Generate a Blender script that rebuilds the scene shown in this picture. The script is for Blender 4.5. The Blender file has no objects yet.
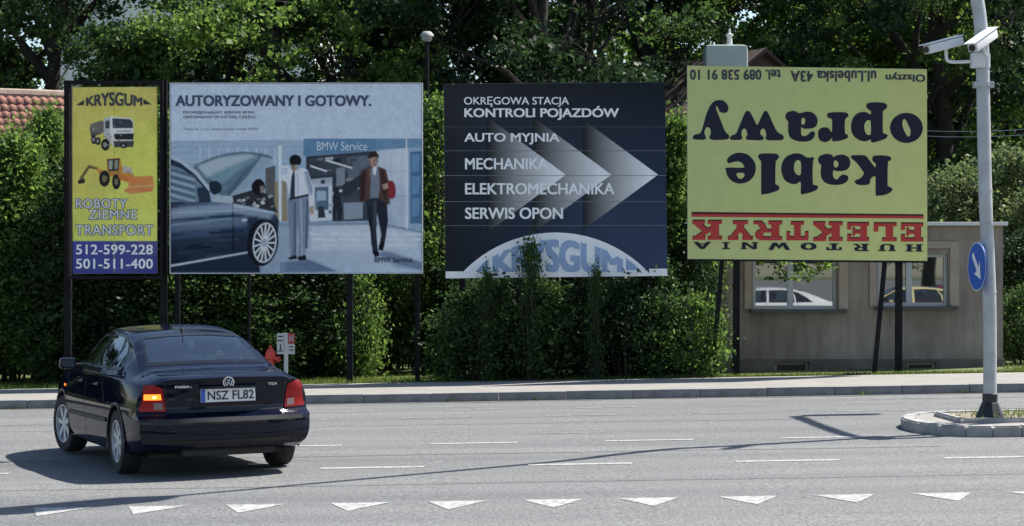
import bpy, bmesh, math, random
import numpy as np
from mathutils import Vector, Matrix
from mathutils.bvhtree import BVHTree
from mathutils.geometry import interpolate_bezier
R = math.radians
rnd = random.Random(7)
scene = bpy.context.scene
COL = scene.collection

# ------------------------------------------------------------------ camera, sky, sun, exposure
F, CX, HY, H = 2100.0, 512.0, 275.0, 1.87      # focal length in pixels, principal column, horizon row, eye height
cam = bpy.data.objects.new('camera', bpy.data.cameras.new('camera'))
COL.objects.link(cam)
cam.location = (0, 0, H); cam.rotation_euler = (R(90), 0, 0)
cam.data.sensor_width = 36.0; cam.data.lens = 36.0 * F / 1024.0
cam.data.shift_y = 12.0 / 1024.0
cam.data.clip_start = 0.1; cam.data.clip_end = 3000
scene.camera = cam
SUN_AZ, SUN_EL = 64.0, 54.0                     # azimuth from +Y towards +X
world = bpy.data.worlds.new('World'); scene.world = world; world.use_nodes = True
wn = world.node_tree.nodes; wl = world.node_tree.links
bg = wn['Background']; sky = wn.new('ShaderNodeTexSky'); sky.sky_type = 'NISHITA'
sky.sun_disc = False; sky.sun_elevation = R(SUN_EL); sky.sun_rotation = R(SUN_AZ)
sky.air_density = 1.0; sky.dust_density = 0.7; sky.ozone_density = 1.0
wl.new(sky.outputs[0], bg.inputs[0]); bg.inputs[1].default_value = 0.08
sl = bpy.data.lights.new('sun', 'SUN'); sl.energy = 4.6; sl.angle = R(0.55); sl.color = (1, 0.95, 0.87)
sun = bpy.data.objects.new('sun', sl); COL.objects.link(sun); sun.location = (30, 40, 60)
to_sun = Vector((math.sin(R(SUN_AZ)) * math.cos(R(SUN_EL)), math.cos(R(SUN_AZ)) * math.cos(R(SUN_EL)), math.sin(R(SUN_EL))))
sun.rotation_euler = to_sun.to_track_quat('Z', 'Y').to_euler()
vs = scene.view_settings
vs.view_transform = 'Standard'; vs.look = 'None'; vs.gamma = 1.0; vs.use_curve_mapping = False
vs.exposure = 1.15
scene.cycles.max_bounces = 8; scene.cycles.transparent_max_bounces = 12
scene.cycles.use_denoising = True

SLOPE = 0.0166                                  # the street climbs to the right
def gz(x): return SLOPE * max(-40.0, min(40.0, x))
def yard(x, y): return gz(x) + 0.13
def P(px, py, d): return Vector(((px - CX) * d / F, d, H + (HY - py) * d / F))
def X(px, d): return (px - CX) * d / F

# ------------------------------------------------------------------ materials
def lin(c):
    c /= 255.0
    return c / 12.92 if c <= 0.04045 else ((c + 0.055) / 1.055) ** 2.4
def D(r, g, b, k=0.78):                         # print colour relative to the white paper of the posters
    w = (lin(158), lin(168), lin(181))
    return tuple(min(0.85, max(0.004, lin(v) / q * k)) for v, q in zip((r, g, b), w))
MATS = {}
def mat(name, col, rough=0.6, metal=0.0, var=0.0, scale=8.0, bump=0.0, bscale=60.0, coat=0.0, spec=0.5, emit=None, detail=5.0):
    if name in MATS: return MATS[name]
    m = bpy.data.materials.new(name); m.use_nodes = True
    n, l = m.node_tree.nodes, m.node_tree.links
    b = n['Principled BSDF']
    b.inputs['Base Color'].default_value = (*col, 1); b.inputs['Roughness'].default_value = rough
    b.inputs['Metallic'].default_value = metal; b.inputs['Coat Weight'].default_value = coat
    b.inputs['Coat Roughness'].default_value = 0.04; b.inputs['Specular IOR Level'].default_value = spec
    tc = n.new('ShaderNodeTexCoord')
    if var > 0:
        no = n.new('ShaderNodeTexNoise'); no.inputs['Scale'].default_value = scale; no.inputs['Detail'].default_value = detail
        l.new(tc.outputs['Object'], no.inputs['Vector'])
        rp = n.new('ShaderNodeValToRGB')
        rp.color_ramp.elements[0].position = 0.3; rp.color_ramp.elements[1].position = 0.7
        rp.color_ramp.elements[0].color = (*[c * (1 - var) for c in col], 1)
        rp.color_ramp.elements[1].color = (*[min(1, c * (1 + var)) for c in col], 1)
        l.new(no.outputs['Fac'], rp.inputs[0]); l.new(rp.outputs[0], b.inputs['Base Color'])
    if bump > 0:
        nb = n.new('ShaderNodeTexNoise'); nb.inputs['Scale'].default_value = bscale; nb.inputs['Detail'].default_value = 4
        l.new(tc.outputs['Object'], nb.inputs['Vector'])
        bp = n.new('ShaderNodeBump'); bp.inputs['Strength'].default_value = bump; bp.inputs['Distance'].default_value = 0.02
        l.new(nb.outputs['Fac'], bp.inputs['Height']); l.new(bp.outputs[0], b.inputs['Normal'])
    if emit:
        b.inputs['Emission Color'].default_value = (*emit[0], 1); b.inputs['Emission Strength'].default_value = emit[1]
    MATS[name] = m
    return m

def asphalt():
    m = mat('asphalt', (0.15, 0.15, 0.152), 0.85, bump=0.35, bscale=90)
    n, l = m.node_tree.nodes, m.node_tree.links; b = n['Principled BSDF']
    tc = n.new('ShaderNodeTexCoord')
    mp = n.new('ShaderNodeMapping'); mp.inputs['Scale'].default_value = (0.10, 1.1, 1); l.new(tc.outputs['Object'], mp.inputs[0])
    a = n.new('ShaderNodeTexNoise'); a.inputs['Scale'].default_value = 1.0; a.inputs['Detail'].default_value = 6; l.new(mp.outputs[0], a.inputs['Vector'])
    g = n.new('ShaderNodeTexNoise'); g.inputs['Scale'].default_value = 38; g.inputs['Detail'].default_value = 3; l.new(tc.outputs['Object'], g.inputs['Vector'])
    v = n.new('ShaderNodeTexVoronoi'); v.inputs['Scale'].default_value = 70; l.new(tc.outputs['Object'], v.inputs['Vector'])
    r1 = n.new('ShaderNodeValToRGB'); r1.color_ramp.elements[0].color = (0.108, 0.112, 0.116, 1); r1.color_ramp.elements[1].color = (0.164, 0.166, 0.167, 1)
    r1.color_ramp.elements[0].position = 0.3; r1.color_ramp.elements[1].position = 0.7; l.new(a.outputs['Fac'], r1.inputs[0])
    r2 = n.new('ShaderNodeValToRGB'); r2.color_ramp.elements[0].color = (0.6, 0.6, 0.6, 1); r2.color_ramp.elements[1].color = (1.35, 1.35, 1.33, 1)
    r2.color_ramp.elements[0].position = 0.36; r2.color_ramp.elements[1].position = 0.66; l.new(g.outputs['Fac'], r2.inputs[0])
    r3 = n.new('ShaderNodeValToRGB'); r3.color_ramp.elements[0].color = (0.72, 0.72, 0.72, 1); r3.color_ramp.elements[1].color = (1.2, 1.2, 1.2, 1)
    l.new(v.outputs['Color'], r3.inputs[0])
    x1 = n.new('ShaderNodeMix'); x1.data_type = 'RGBA'; x1.blend_type = 'MULTIPLY'; x1.inputs[0].default_value = 1
    l.new(r1.outputs[0], x1.inputs[6]); l.new(r2.outputs[0], x1.inputs[7])
    x2 = n.new('ShaderNodeMix'); x2.data_type = 'RGBA'; x2.blend_type = 'MULTIPLY'; x2.inputs[0].default_value = 1
    l.new(x1.outputs[2], x2.inputs[6]); l.new(r3.outputs[0], x2.inputs[7]); l.new(x2.outputs[2], b.inputs['Base Color'])
    return m
def worn_paint():
    m = mat('road_paint', (0.68, 0.68, 0.66), 0.7)
    n, l = m.node_tree.nodes, m.node_tree.links; b = n['Principled BSDF']
    tc = n.new('ShaderNodeTexCoord'); g = n.new('ShaderNodeTexNoise'); g.inputs['Scale'].default_value = 16; g.inputs['Detail'].default_value = 8; g.inputs['Roughness'].default_value = 0.7
    l.new(tc.outputs['Object'], g.inputs['Vector'])
    r = n.new('ShaderNodeValToRGB'); e = r.color_ramp.elements
    e[0].position = 0.38; e[0].color = (0.17, 0.17, 0.17, 1); e[1].position = 0.56; e[1].color = (0.37, 0.37, 0.36, 1)
    l.new(g.outputs['Fac'], r.inputs[0]); l.new(r.outputs[0], b.inputs['Base Color'])
    return m
def faded_paint():
    m = mat('faded_road_paint', (0.4, 0.4, 0.39), 0.75)
    n, l = m.node_tree.nodes, m.node_tree.links; b = n['Principled BSDF']
    tc = n.new('ShaderNodeTexCoord'); g = n.new('ShaderNodeTexNoise'); g.inputs['Scale'].default_value = 14; g.inputs['Detail'].default_value = 6
    l.new(tc.outputs['Object'], g.inputs['Vector'])
    r = n.new('ShaderNodeValToRGB'); e = r.color_ramp.elements
    e[0].position = 0.42; e[0].color = (0.15, 0.15, 0.15, 1); e[1].position = 0.68; e[1].color = (0.28, 0.28, 0.275, 1)
    l.new(g.outputs['Fac'], r.inputs[0]); l.new(r.outputs[0], b.inputs['Base Color'])
    return m
def leaf_mat(name, dark, light, trans=0.45):
    m = bpy.data.materials.new(name); m.use_nodes = True
    n, l = m.node_tree.nodes, m.node_tree.links; n.clear()
    out = n.new('ShaderNodeOutputMaterial'); geo = n.new('ShaderNodeNewGeometry')
    rp = n.new('ShaderNodeValToRGB'); rp.color_ramp.elements[0].color = (*dark, 1); rp.color_ramp.elements[1].color = (*light, 1)
    l.new(geo.outputs['Random Per Island'], rp.inputs[0])
    d = n.new('ShaderNodeBsdfPrincipled'); d.inputs['Roughness'].default_value = 0.5; d.inputs['Specular IOR Level'].default_value = 0.18
    t = n.new('ShaderNodeBsdfTranslucent'); mx = n.new('ShaderNodeMixShader'); mx.inputs[0].default_value = trans
    hs = n.new('ShaderNodeHueSaturation'); hs.inputs['Hue'].default_value = 0.484; hs.inputs['Saturation'].default_value = 1.08; hs.inputs['Value'].default_value = 1.45
    l.new(rp.outputs[0], d.inputs['Base Color']); l.new(rp.outputs[0], hs.inputs['Color']); l.new(hs.outputs[0], t.inputs['Color'])
    l.new(d.outputs[0], mx.inputs[1]); l.new(t.outputs[0], mx.inputs[2]); l.new(mx.outputs[0], out.inputs[0])
    return m
def print_mat(name='poster_print', rough=0.55):
    if name in MATS: return MATS[name]
    m = bpy.data.materials.new(name); m.use_nodes = True
    n, l = m.node_tree.nodes, m.node_tree.links; b = n['Principled BSDF']; b.inputs['Roughness'].default_value = rough
    b.inputs['Specular IOR Level'].default_value = 0.08
    a = n.new('ShaderNodeAttribute'); a.attribute_name = 'Col'
    tc = n.new('ShaderNodeTexCoord'); g = n.new('ShaderNodeTexNoise'); g.inputs['Scale'].default_value = 5; g.inputs['Detail'].default_value = 8
    g.inputs['Roughness'].default_value = 0.7
    l.new(tc.outputs['Object'], g.inputs['Vector'])
    r = n.new('ShaderNodeValToRGB'); r.color_ramp.elements[0].position = 0.25; r.color_ramp.elements[1].position = 0.7
    r.color_ramp.elements[0].color = (0.9, 0.9, 0.9, 1); r.color_ramp.elements[1].color = (1.03, 1.03, 1.03, 1); l.new(g.outputs['Fac'], r.inputs[0])
    x = n.new('ShaderNodeMix'); x.data_type = 'RGBA'; x.blend_type = 'MULTIPLY'; x.inputs[0].default_value = 1
    l.new(a.outputs['Color'], x.inputs[6]); l.new(r.outputs[0], x.inputs[7]); l.new(x.outputs[2], b.inputs['Base Color'])
    MATS[name] = m
    return m
def glass_mat(name, tint, refl):
    m = bpy.data.materials.new(name); m.use_nodes = True
    n, l = m.node_tree.nodes, m.node_tree.links; n.clear()
    out = n.new('ShaderNodeOutputMaterial'); d = n.new('ShaderNodeBsdfDiffuse'); d.inputs[0].default_value = (*tint, 1)
    g = n.new('ShaderNodeBsdfGlossy'); g.inputs[0].default_value = (0.93, 0.97, 1, 1); g.inputs['Roughness'].default_value = 0.015
    fr = n.new('ShaderNodeLayerWeight'); fr.inputs['Blend'].default_value = 0.35
    mr = n.new('ShaderNodeMapRange'); mr.inputs['To Min'].default_value = refl; mr.inputs['To Max'].default_value = 0.95
    l.new(fr.outputs['Fresnel'], mr.inputs[0])
    mx = n.new('ShaderNodeMixShader'); l.new(mr.outputs[0], mx.inputs[0]); l.new(d.outputs[0], mx.inputs[1]); l.new(g.outputs[0], mx.inputs[2])
    l.new(mx.outputs[0], out.inputs[0])
    return m

# ------------------------------------------------------------------ mesh helpers
def wloc(o):
    v = Vector((0, 0, 0))
    while o is not None: v += o.location; o = o.parent
    return v
def link(name, me, parent=None):
    o = bpy.data.objects.new(name, me); COL.objects.link(o)
    if parent is not None: o.parent = parent
    return o
def empty(name, loc, rz=0.0):
    o = link(name, None); o.location = loc; o.rotation_euler = (0, 0, rz); o.empty_display_size = 0.2
    return o
def tag(o, label=None, cat=None, group=None, kind=None):
    if label: o['label'] = label
    if cat: o['category'] = cat
    if group: o['group'] = group
    if kind: o['kind'] = kind
    return o
def frame_of(d):
    d = d.normalized(); u = d.orthogonal().normalized(); return u, d.cross(u)
class MB:
    def __init__(s): s.v, s.f, s.mi = [], [], []
    def add(s, vs, fs, mi=0):
        k = len(s.v); s.v += [tuple(v) for v in vs]; s.f += [tuple(i + k for i in f) for f in fs]; s.mi += [mi] * len(fs)
        return s
    def box(s, c, size, rot=None, mi=0, bev=0.0):
        hx, hy, hz = size[0] / 2, size[1] / 2, size[2] / 2; c = Vector(c)
        if bev > 0:
            b = min(bev, hx * .9, hy * .9, hz * .9); vs = []; 
            bm = bmesh.new(); bmesh.ops.create_cube(bm, size=1)
            for v in bm.verts: v.co = Vector((v.co.x * 2 * hx, v.co.y * 2 * hy, v.co.z * 2 * hz))
            bmesh.ops.bevel(bm, geom=bm.edges[:], offset=b, segments=2, affect='EDGES', profile=0.6)
            bm.verts.index_update(); vs = [v.co.copy() for v in bm.verts]; fs = [[v.index for v in f.verts] for f in bm.faces]; bm.free()
        else:
            vs = [Vector((x, y, z)) for x in (-hx, hx) for y in (-hy, hy) for z in (-hz, hz)]
            fs = [(0, 1, 3, 2), (4, 6, 7, 5), (0, 4, 5, 1), (2, 3, 7, 6), (0, 2, 6, 4), (1, 5, 7, 3)]
        if rot: vs = [rot @ v for v in vs]
        return s.add([v + c for v in vs], fs, mi)
    def tube(s, pts, rad, n=8, mi=0, cap=True):
        pts = [Vector(p) for p in pts]; rings = []
        if not isinstance(rad, (list, tuple)): rad = [rad] * len(pts)
        u = None; vs = []; fs = []
        for i, p in enumerate(pts):
            d = (pts[min(i + 1, len(pts) - 1)] - pts[max(i - 1, 0)]).normalized()
            if u is None: u = d.orthogonal().normalized()
            u = (u - d * u.dot(d)).normalized(); w = d.cross(u)
            for k in range(n):
                a = 2 * math.pi * k / n; vs.append(p + (u * math.cos(a) + w * math.sin(a)) * rad[i])
        for i in range(len(pts) - 1):
            for k in range(n): fs.append((i * n + k, i * n + (k + 1) % n, (i + 1) * n + (k + 1) % n, (i + 1) * n + k))
        if cap: fs.append(tuple(range(n))[::-1]); fs.append(tuple(range((len(pts) - 1) * n, len(pts) * n)))
        return s.add(vs, fs, mi)
    def lathe(s, prof, c, axis=(0, 0, 1), n=24, mi=0, cap=True):
        a = Vector(axis).normalized(); u, w = frame_of(a); c = Vector(c); vs = []; fs = []
        for (r, h) in prof:
            for k in range(n):
                t = 2 * math.pi * k / n; vs.append(c + a * h + (u * math.cos(t) + w * math.sin(t)) * r)
        for i in range(len(prof) - 1):
            for k in range(n): fs.append((i * n + k, i * n + (k + 1) % n, (i + 1) * n + (k + 1) % n, (i + 1) * n + k))
        if cap and prof[0][0] > 1e-4: fs.append(tuple(range(n))[::-1])
        if cap and prof[-1][0] > 1e-4: fs.append(tuple(range((len(prof) - 1) * n, len(prof) * n)))
        return s.add(vs, fs, mi)
    def prism(s, poly, off, mi=0):                # polygon of 3-D points extruded by a vector
        n = len(poly); off = Vector(off); vs = [Vector(p) for p in poly]; vs += [v + off for v in vs]
        fs = [tuple(range(n))[::-1], tuple(range(n, 2 * n))] + [(i, (i + 1) % n, n + (i + 1) % n, n + i) for i in range(n)]
        return s.add(vs, fs, mi)
    def build(s, name, mats, parent=None, world=False, smooth=False, fix=True):
        me = bpy.data.meshes.new(name)
        off = wloc(parent) if (world and parent is not None) else Vector((0, 0, 0))
        me.from_pydata([Vector(v) - off for v in s.v], [], s.f)
        if not isinstance(mats, (list, tuple)): mats = [mats]
        for m in mats: me.materials.append(m)
        if len(mats) > 1: me.polygons.foreach_set('material_index', s.mi)
        if fix:
            bm = bmesh.new(); bm.from_mesh(me); bmesh.ops.recalc_face_normals(bm, faces=bm.faces[:]); bm.to_mesh(me); bm.free()
        if smooth:
            me.polygons.foreach_set('use_smooth', [True] * len(me.polygons))
            me.set_sharp_from_angle(angle=R(40))
        me.update()
        return link(name, me, parent)
def copy_tree(o, parent=None):
    c = o.copy(); COL.objects.link(c); c.parent = parent
    for ch in list(o.children): copy_tree(ch, c)
    return c
def catmull(pts, sub=4, closed=True):
    n = len(pts); out = []
    for i in range(n if closed else n - 1):
        p0, p1, p2, p3 = (pts[(i - 1) % n] if closed or i > 0 else pts[0], pts[i], pts[(i + 1) % n], pts[(i + 2) % n] if closed or i + 2 < n else pts[-1])
        for k in range(sub):
            t = k / sub
            out.append(tuple(0.5 * ((2 * b) + (c - a) * t + (2 * a - 5 * b + 4 * c - d) * t * t + (3 * b - a - 3 * c + d) * t ** 3) for a, b, c, d in zip(p0, p1, p2, p3)))
    if not closed: out.append(tuple(pts[-1]))
    return out

# flat print: polygons and letters given in the plane of a board at depth d
class Print:
    def __init__(s): s.v, s.f, s.c, s.a = [], [], [], []
    def poly(s, pts, col, lay=1, cols=None, alpha=1.0, feather=0):
        k = len(s.v); s.a.append((alpha, feather))
        for i, p in enumerate(pts): s.v.append((p[0], p[1], lay)); s.c.append(cols[i] if cols else col)
        s.f.append(tuple(range(k, k + len(pts)))); return s
    def rect(s, x0, y0, x1, y1, col, lay=1, cols=None): return s.poly([(x0, y0), (x1, y0), (x1, y1), (x0, y1)], col, lay, cols)
    def ell(s, cx, cy, rx, ry, col, lay=1, n=24, rot=0.0):
        c, q = math.cos(rot), math.sin(rot)
        return s.poly([(cx + rx * math.cos(2 * math.pi * k / n) * c - ry * math.sin(2 * math.pi * k / n) * q, cy + rx * math.cos(2 * math.pi * k / n) * q + ry * math.sin(2 * math.pi * k / n) * c) for k in range(n)], col, lay)
    def line(s, x0, y0, x1, y1, w, col, lay=1):
        d = Vector((x1 - x0, y1 - y0)); n = Vector((-d.y, d.x)).normalized() * w / 2
        return s.poly([(x0 + n.x, y0 + n.y), (x1 + n.x, y1 + n.y), (x1 - n.x, y1 - n.y), (x0 - n.x, y0 - n.y)], col, lay)
    def build(s, name, d, parent, step=0.0012, m=None):
        me = bpy.data.meshes.new(name); off = wloc(parent)
        me.from_pydata([P(x, y, d) + Vector((0, -l * step, 0)) - off for x, y, l in s.v], [], s.f)
        at = me.color_attributes.new('Col', 'FLOAT_COLOR', 'POINT')
        for i, c in enumerate(s.c): at.data[i].color = (*c, 1)
        me.materials.append(m or print_mat()); me.update()
        # face the viewer
        bm = bmesh.new(); bm.from_mesh(me)
        for f in bm.faces:
            f.normal_update()
            if f.normal.y > 0: f.normal_flip()
        bm.to_mesh(me); bm.free()
        return link(name, me, parent)
def soft(a, n):                                 # small box blur
    for _ in range(n):
        for ax in (0, 1): a = (np.roll(a, 1, ax) + 2 * a + np.roll(a, -1, ax)) / 4
    return a
def vnoise(h, w, cell, rs):
    gy, gx = h // cell + 3, w // cell + 3; g = rs.rand(gy, gx); y = np.arange(h) / cell; x = np.arange(w) / cell
    y0, x0 = y.astype(int), x.astype(int); fy, fx = (y - y0)[:, None], (x - x0)[None, :]
    fy, fx = fy * fy * (3 - 2 * fy), fx * fx * (3 - 2 * fx)
    g00, g01, g10, g11 = g[np.ix_(y0, x0)], g[np.ix_(y0, x0 + 1)], g[np.ix_(y0 + 1, x0)], g[np.ix_(y0 + 1, x0 + 1)]
    return (g00 * (1 - fx) + g01 * fx) * (1 - fy) + (g10 * (1 - fx) + g11 * fx) * fy
def printed_photo(pr, name, d, parent, bounds, ss=4, keep=2, blur=3, grain=.07, seed=1, step=0.0012, mottle=.2, dirt=.12):
    # a printed picture: the drawing is rasterised, softened and grained, then laid down as a fine sheet of coloured cells
    x0, y0, x1, y1 = bounds; w, h = int((x1 - x0) * ss), int((y1 - y0) * ss); img = np.zeros((h, w, 3)); rs = np.random.RandomState(seed)
    for fi in sorted(range(len(pr.f)), key=lambda i: pr.v[pr.f[i][0]][2]):
        idx = pr.f[fi]; pts = np.array([((pr.v[i][0] - x0) * ss, (pr.v[i][1] - y0) * ss) for i in idx]); cols = np.array([pr.c[i] for i in idx])
        ax, ay = max(0, int(pts[:, 0].min())), max(0, int(pts[:, 1].min())); bx, by = min(w, int(pts[:, 0].max()) + 2), min(h, int(pts[:, 1].max()) + 2)
        if bx <= ax or by <= ay: continue
        X_, Y_ = np.meshgrid(np.arange(ax, bx) + .5, np.arange(ay, by) + .5); ins = np.zeros(X_.shape, bool); n = len(pts)
        for i in range(n):
            (xa, ya), (xb, yb) = pts[i], pts[(i + 1) % n]
            if ya == yb: continue
            c = ((ya > Y_) != (yb > Y_)) & (X_ < (xb - xa) * (Y_ - ya) / (yb - ya) + xa); ins ^= c
        if np.ptp(cols, axis=0).max() > 1e-5:
            wt = np.stack([1 / ((X_ - q[0]) ** 2 + (Y_ - q[1]) ** 2 + 4) ** 1.2 for q in pts]); wt /= wt.sum(0); cc = np.tensordot(wt, cols, (0, 0))
        else: cc = np.broadcast_to(cols[0], X_.shape + (3,))
        cc = cc * (1 + (vnoise(by - ay, bx - ax, 5, rs)[..., None] - .5) * mottle + (vnoise(by - ay, bx - ax, 19, rs)[..., None] - .5) * mottle * .6)
        al, fe = pr.a[fi]; sub_ = img[ay:by, ax:bx]
        if al >= 1 and fe == 0: sub_[ins] = cc[ins]
        else:
            mk = np.pad(ins.astype(float), fe); mk = (soft(mk, fe * fe) if fe else mk)[..., None] * al
            ax, ay, bx, by = ax - fe, ay - fe, bx + fe, by + fe; cc = np.pad(cc, ((fe, fe), (fe, fe), (0, 0)), 'edge')
            cx0, cy0, cx1, cy1 = max(0, -ax), max(0, -ay), max(0, bx - w), max(0, by - h)
            mk = mk[cy0:mk.shape[0] - cy1, cx0:mk.shape[1] - cx1]; cc = cc[cy0:cc.shape[0] - cy1, cx0:cc.shape[1] - cx1]
            sub_ = img[max(0, ay):min(h, by), max(0, ax):min(w, bx)]; sub_ += (cc - sub_) * mk
    img = soft(img, blur); img *= 1 + (vnoise(h, w, 3, rs)[..., None] - .5) * grain * 2 + (vnoise(h, w, 60, rs)[..., None] - .5) * dirt
    q = ss // keep; hh, ww = h // q, w // q; img = img[:hh * q, :ww * q].reshape(hh, q, ww, q, 3).mean((1, 3)).clip(.003, .85)
    me = bpy.data.meshes.new(name); off = wloc(parent)
    gx, gy = np.linspace(x0, x1, ww + 1), np.linspace(y0, y1, hh + 1); GX, GY = np.meshgrid(gx, gy)
    co = np.stack([(GX - CX) * d / F - off.x, np.full(GX.shape, d - step - off.y), H + (HY - GY) * d / F - off.z], -1).reshape(-1, 3)
    i = np.arange(hh * ww); r_, c_ = i // ww, i % ww; a = r_ * (ww + 1) + c_; quads = np.stack([a, a + ww + 1, a + ww + 2, a + 1], 1)
    me.vertices.add(len(co)); me.vertices.foreach_set('co', co.ravel()); me.loops.add(quads.size); me.loops.foreach_set('vertex_index', quads.ravel().astype(np.int32))
    me.polygons.add(len(quads)); me.polygons.foreach_set('loop_start', (np.arange(len(quads)) * 4).astype(np.int32)); me.update(calc_edges=True)
    pad = np.pad(img, ((0, 1), (0, 1), (0, 0)), 'edge'); at = me.color_attributes.new('Col', 'FLOAT_COLOR', 'POINT')
    at.data.foreach_set('color', np.concatenate([pad, np.ones(pad.shape[:2] + (1,))], -1).reshape(-1).astype(np.float32))
    me.materials.append(print_mat()); me.update()
    return link(name, me, parent)
def text_mesh(s, bold=0.0, spacing=1.0):
    cu = bpy.data.curves.new('tmp_text', 'FONT'); cu.body = s; cu.size = 1.0; cu.offset = bold; cu.space_character = spacing
    cu.resolution_u = 4; cu.fill_mode = 'FRONT'
    ob = bpy.data.objects.new('tmp_text', cu); COL.objects.link(ob)
    dg = bpy.context.evaluated_depsgraph_get(); dg.update()
    me = bpy.data.meshes.new_from_object(ob.evaluated_get(dg))
    v = [tuple(q.co) for q in me.vertices]; f = [tuple(p.vertices) for p in me.polygons]
    bpy.data.objects.remove(ob); bpy.data.curves.remove(cu); bpy.data.meshes.remove(me)
    return v, f
def word_groups(v, f):                             # faces of one text gathered word by word
    par = list(range(len(v)))
    def fd(a):
        while par[a] != a: par[a] = par[par[a]]; a = par[a]
        return a
    for fc in f:
        for b in fc[1:]: par[fd(b)] = fd(fc[0])
    comp = {}
    for fc in f: comp.setdefault(fd(fc[0]), []).append(fc)
    it = sorted(((min(v[i][0] for fc in c for i in fc), max(v[i][0] for fc in c for i in fc), c) for c in comp.values()), key=lambda t: t[0])
    out, hi = [], -1e9
    for a, b, c in it:
        if a - hi > 0.17: out.append([])
        out[-1] += c; hi = max(hi, b)
    return out
def lettering(s, box, d, parent, m, bold=0.0, flip=False, lay=6, warp=None, name='lettering', spacing=1.0, step=0.0012, tilt=0.0):
    v, f = text_mesh(s, 0.0, spacing)
    x0, x1 = min(q[0] for q in v), max(q[0] for q in v); y0, y1 = min(q[1] for q in v), max(q[1] for q in v)
    off = wloc(parent); o = None
    bx, by = bold * 1.1, bold * 0.6; W, Hh = x1 - x0 + 2 * bx, y1 - y0 + 2 * by
    shifts = [(0, 0)] if bold < 0.005 else [(-bx, -by), (bx, by), (-bx, by), (bx, -by), (0, 0)]
    for fw in word_groups(v, f):
        out, fs, ren = [], [], {}
        for si, (sx, sy) in enumerate(shifts):
            ren = {}
            for fc in fw:
                nf = []
                for i in fc:
                    if i not in ren:
                        q = v[i]; a, b = (q[0] + sx - x0 + bx) / W, (q[1] + sy - y0 + by) / Hh
                        if warp: a, b = warp(a, b)
                        if flip: a, b = 1 - a, 1 - b
                        px, py = box[0] + a * (box[2] - box[0]), box[3] + b * (box[1] - box[3])
                        ren[i] = len(out); out.append(P(px, py + tilt * (px - box[0]), d) + Vector((0, -lay * step - si * 0.0004, 0)) - off)
                    nf.append(ren[i])
                fs.append(nf)
        me = bpy.data.meshes.new(name); me.from_pydata(out, [], fs); me.materials.append(m)
        bm = bmesh.new(); bm.from_mesh(me)
        for fc in bm.faces:
            fc.normal_update()
            if fc.normal.y > 0: fc.normal_flip()
        bm.to_mesh(me); bm.free()
        o = link(name, me, parent)
    return o
# ------------------------------------------------------------------ the setting: ground, road, pavement, island
M_ASPH = asphalt(); M_PAINT = worn_paint(); M_FADED = faded_paint()
M_PAVE = mat('pavement_concrete', (0.225, 0.216, 0.20), 0.9, var=0.10, scale=2.2, bump=0.15, bscale=40)
M_KERBI = mat('island_kerb_concrete', (0.30, 0.295, 0.285), 0.85, var=0.22, scale=7, bump=0.2, bscale=50)
M_KERB = mat('kerb_concrete', (0.19, 0.19, 0.19), 0.85, var=0.22, scale=7, bump=0.2, bscale=50)
M_SOIL = mat('soil_and_grass', (0.085, 0.105, 0.035), 0.95, var=0.35, scale=1.4, bump=0.4, bscale=20)
M_VERGE = mat('dry_verge', (0.20, 0.17, 0.12), 0.95, var=0.4, scale=6, bump=0.4, bscale=30)
XS = [-600, -150, -40, -20, -10, 0, 10, 20, 40, 150, 600]
def sheet(name, rows, m, xs=XS):
    vs = [(x, y, h(x)) for (y, h) in rows for x in xs]; n = len(xs)
    fs = [(j * n + i, j * n + i + 1, (j + 1) * n + i + 1, (j + 1) * n + i) for j in range(len(rows) - 1) for i in range(n - 1)]
    return tag(MB().add(vs, fs).build(name, m), kind='structure')
KERB_Y, WALK_Y0, WALK_Y1 = 31.2, 31.35, 34.1
road = sheet('road', [(-420, gz), (-90, gz), (-30, gz), (0, gz), (KERB_Y + 0.1, gz)], M_ASPH)
pavement = sheet('pavement', [(WALK_Y0 - 0.01, lambda x: gz(x) + 0.128), (WALK_Y1 + 0.05, lambda x: gz(x) + 0.15)], M_PAVE)
ground = sheet('ground', [(WALK_Y1, lambda x: gz(x) + 0.135), (36, lambda x: yard(x, 36)), (46.2, lambda x: yard(x, 46.2)), (90, lambda x: yard(x, 90)), (900, lambda x: yard(x, 90))], M_SOIL)
sheet('ground', [(-1200, lambda x: gz(x) + 0.1), (-420, lambda x: gz(x) + 0.1), (-419.8, lambda x: gz(x) - 0.1)], M_SOIL)
kerb = sheet('kerb', [(KERB_Y + 0.02, lambda x: gz(x) + 0.09), (WALK_Y0, lambda x: gz(x) + 0.09)], M_KERB)
stone = MB().box((0, 0, 0), (0.994, 0.15, 0.20), bev=0.012).build('kerb_stone', M_KERB, kerb)
for i in range(-14, 15):
    o = stone if i == -14 else stone.copy()
    if i != -14: COL.objects.link(o)
    x = i + 0.3; o.location = (x, KERB_Y + 0.075, gz(x) + 0.033 + rnd.uniform(-.004, .004)); o.rotation_euler = (0, -math.atan(SLOPE), rnd.uniform(-.004, .004)); o.scale = (1, 1, 1)
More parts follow.
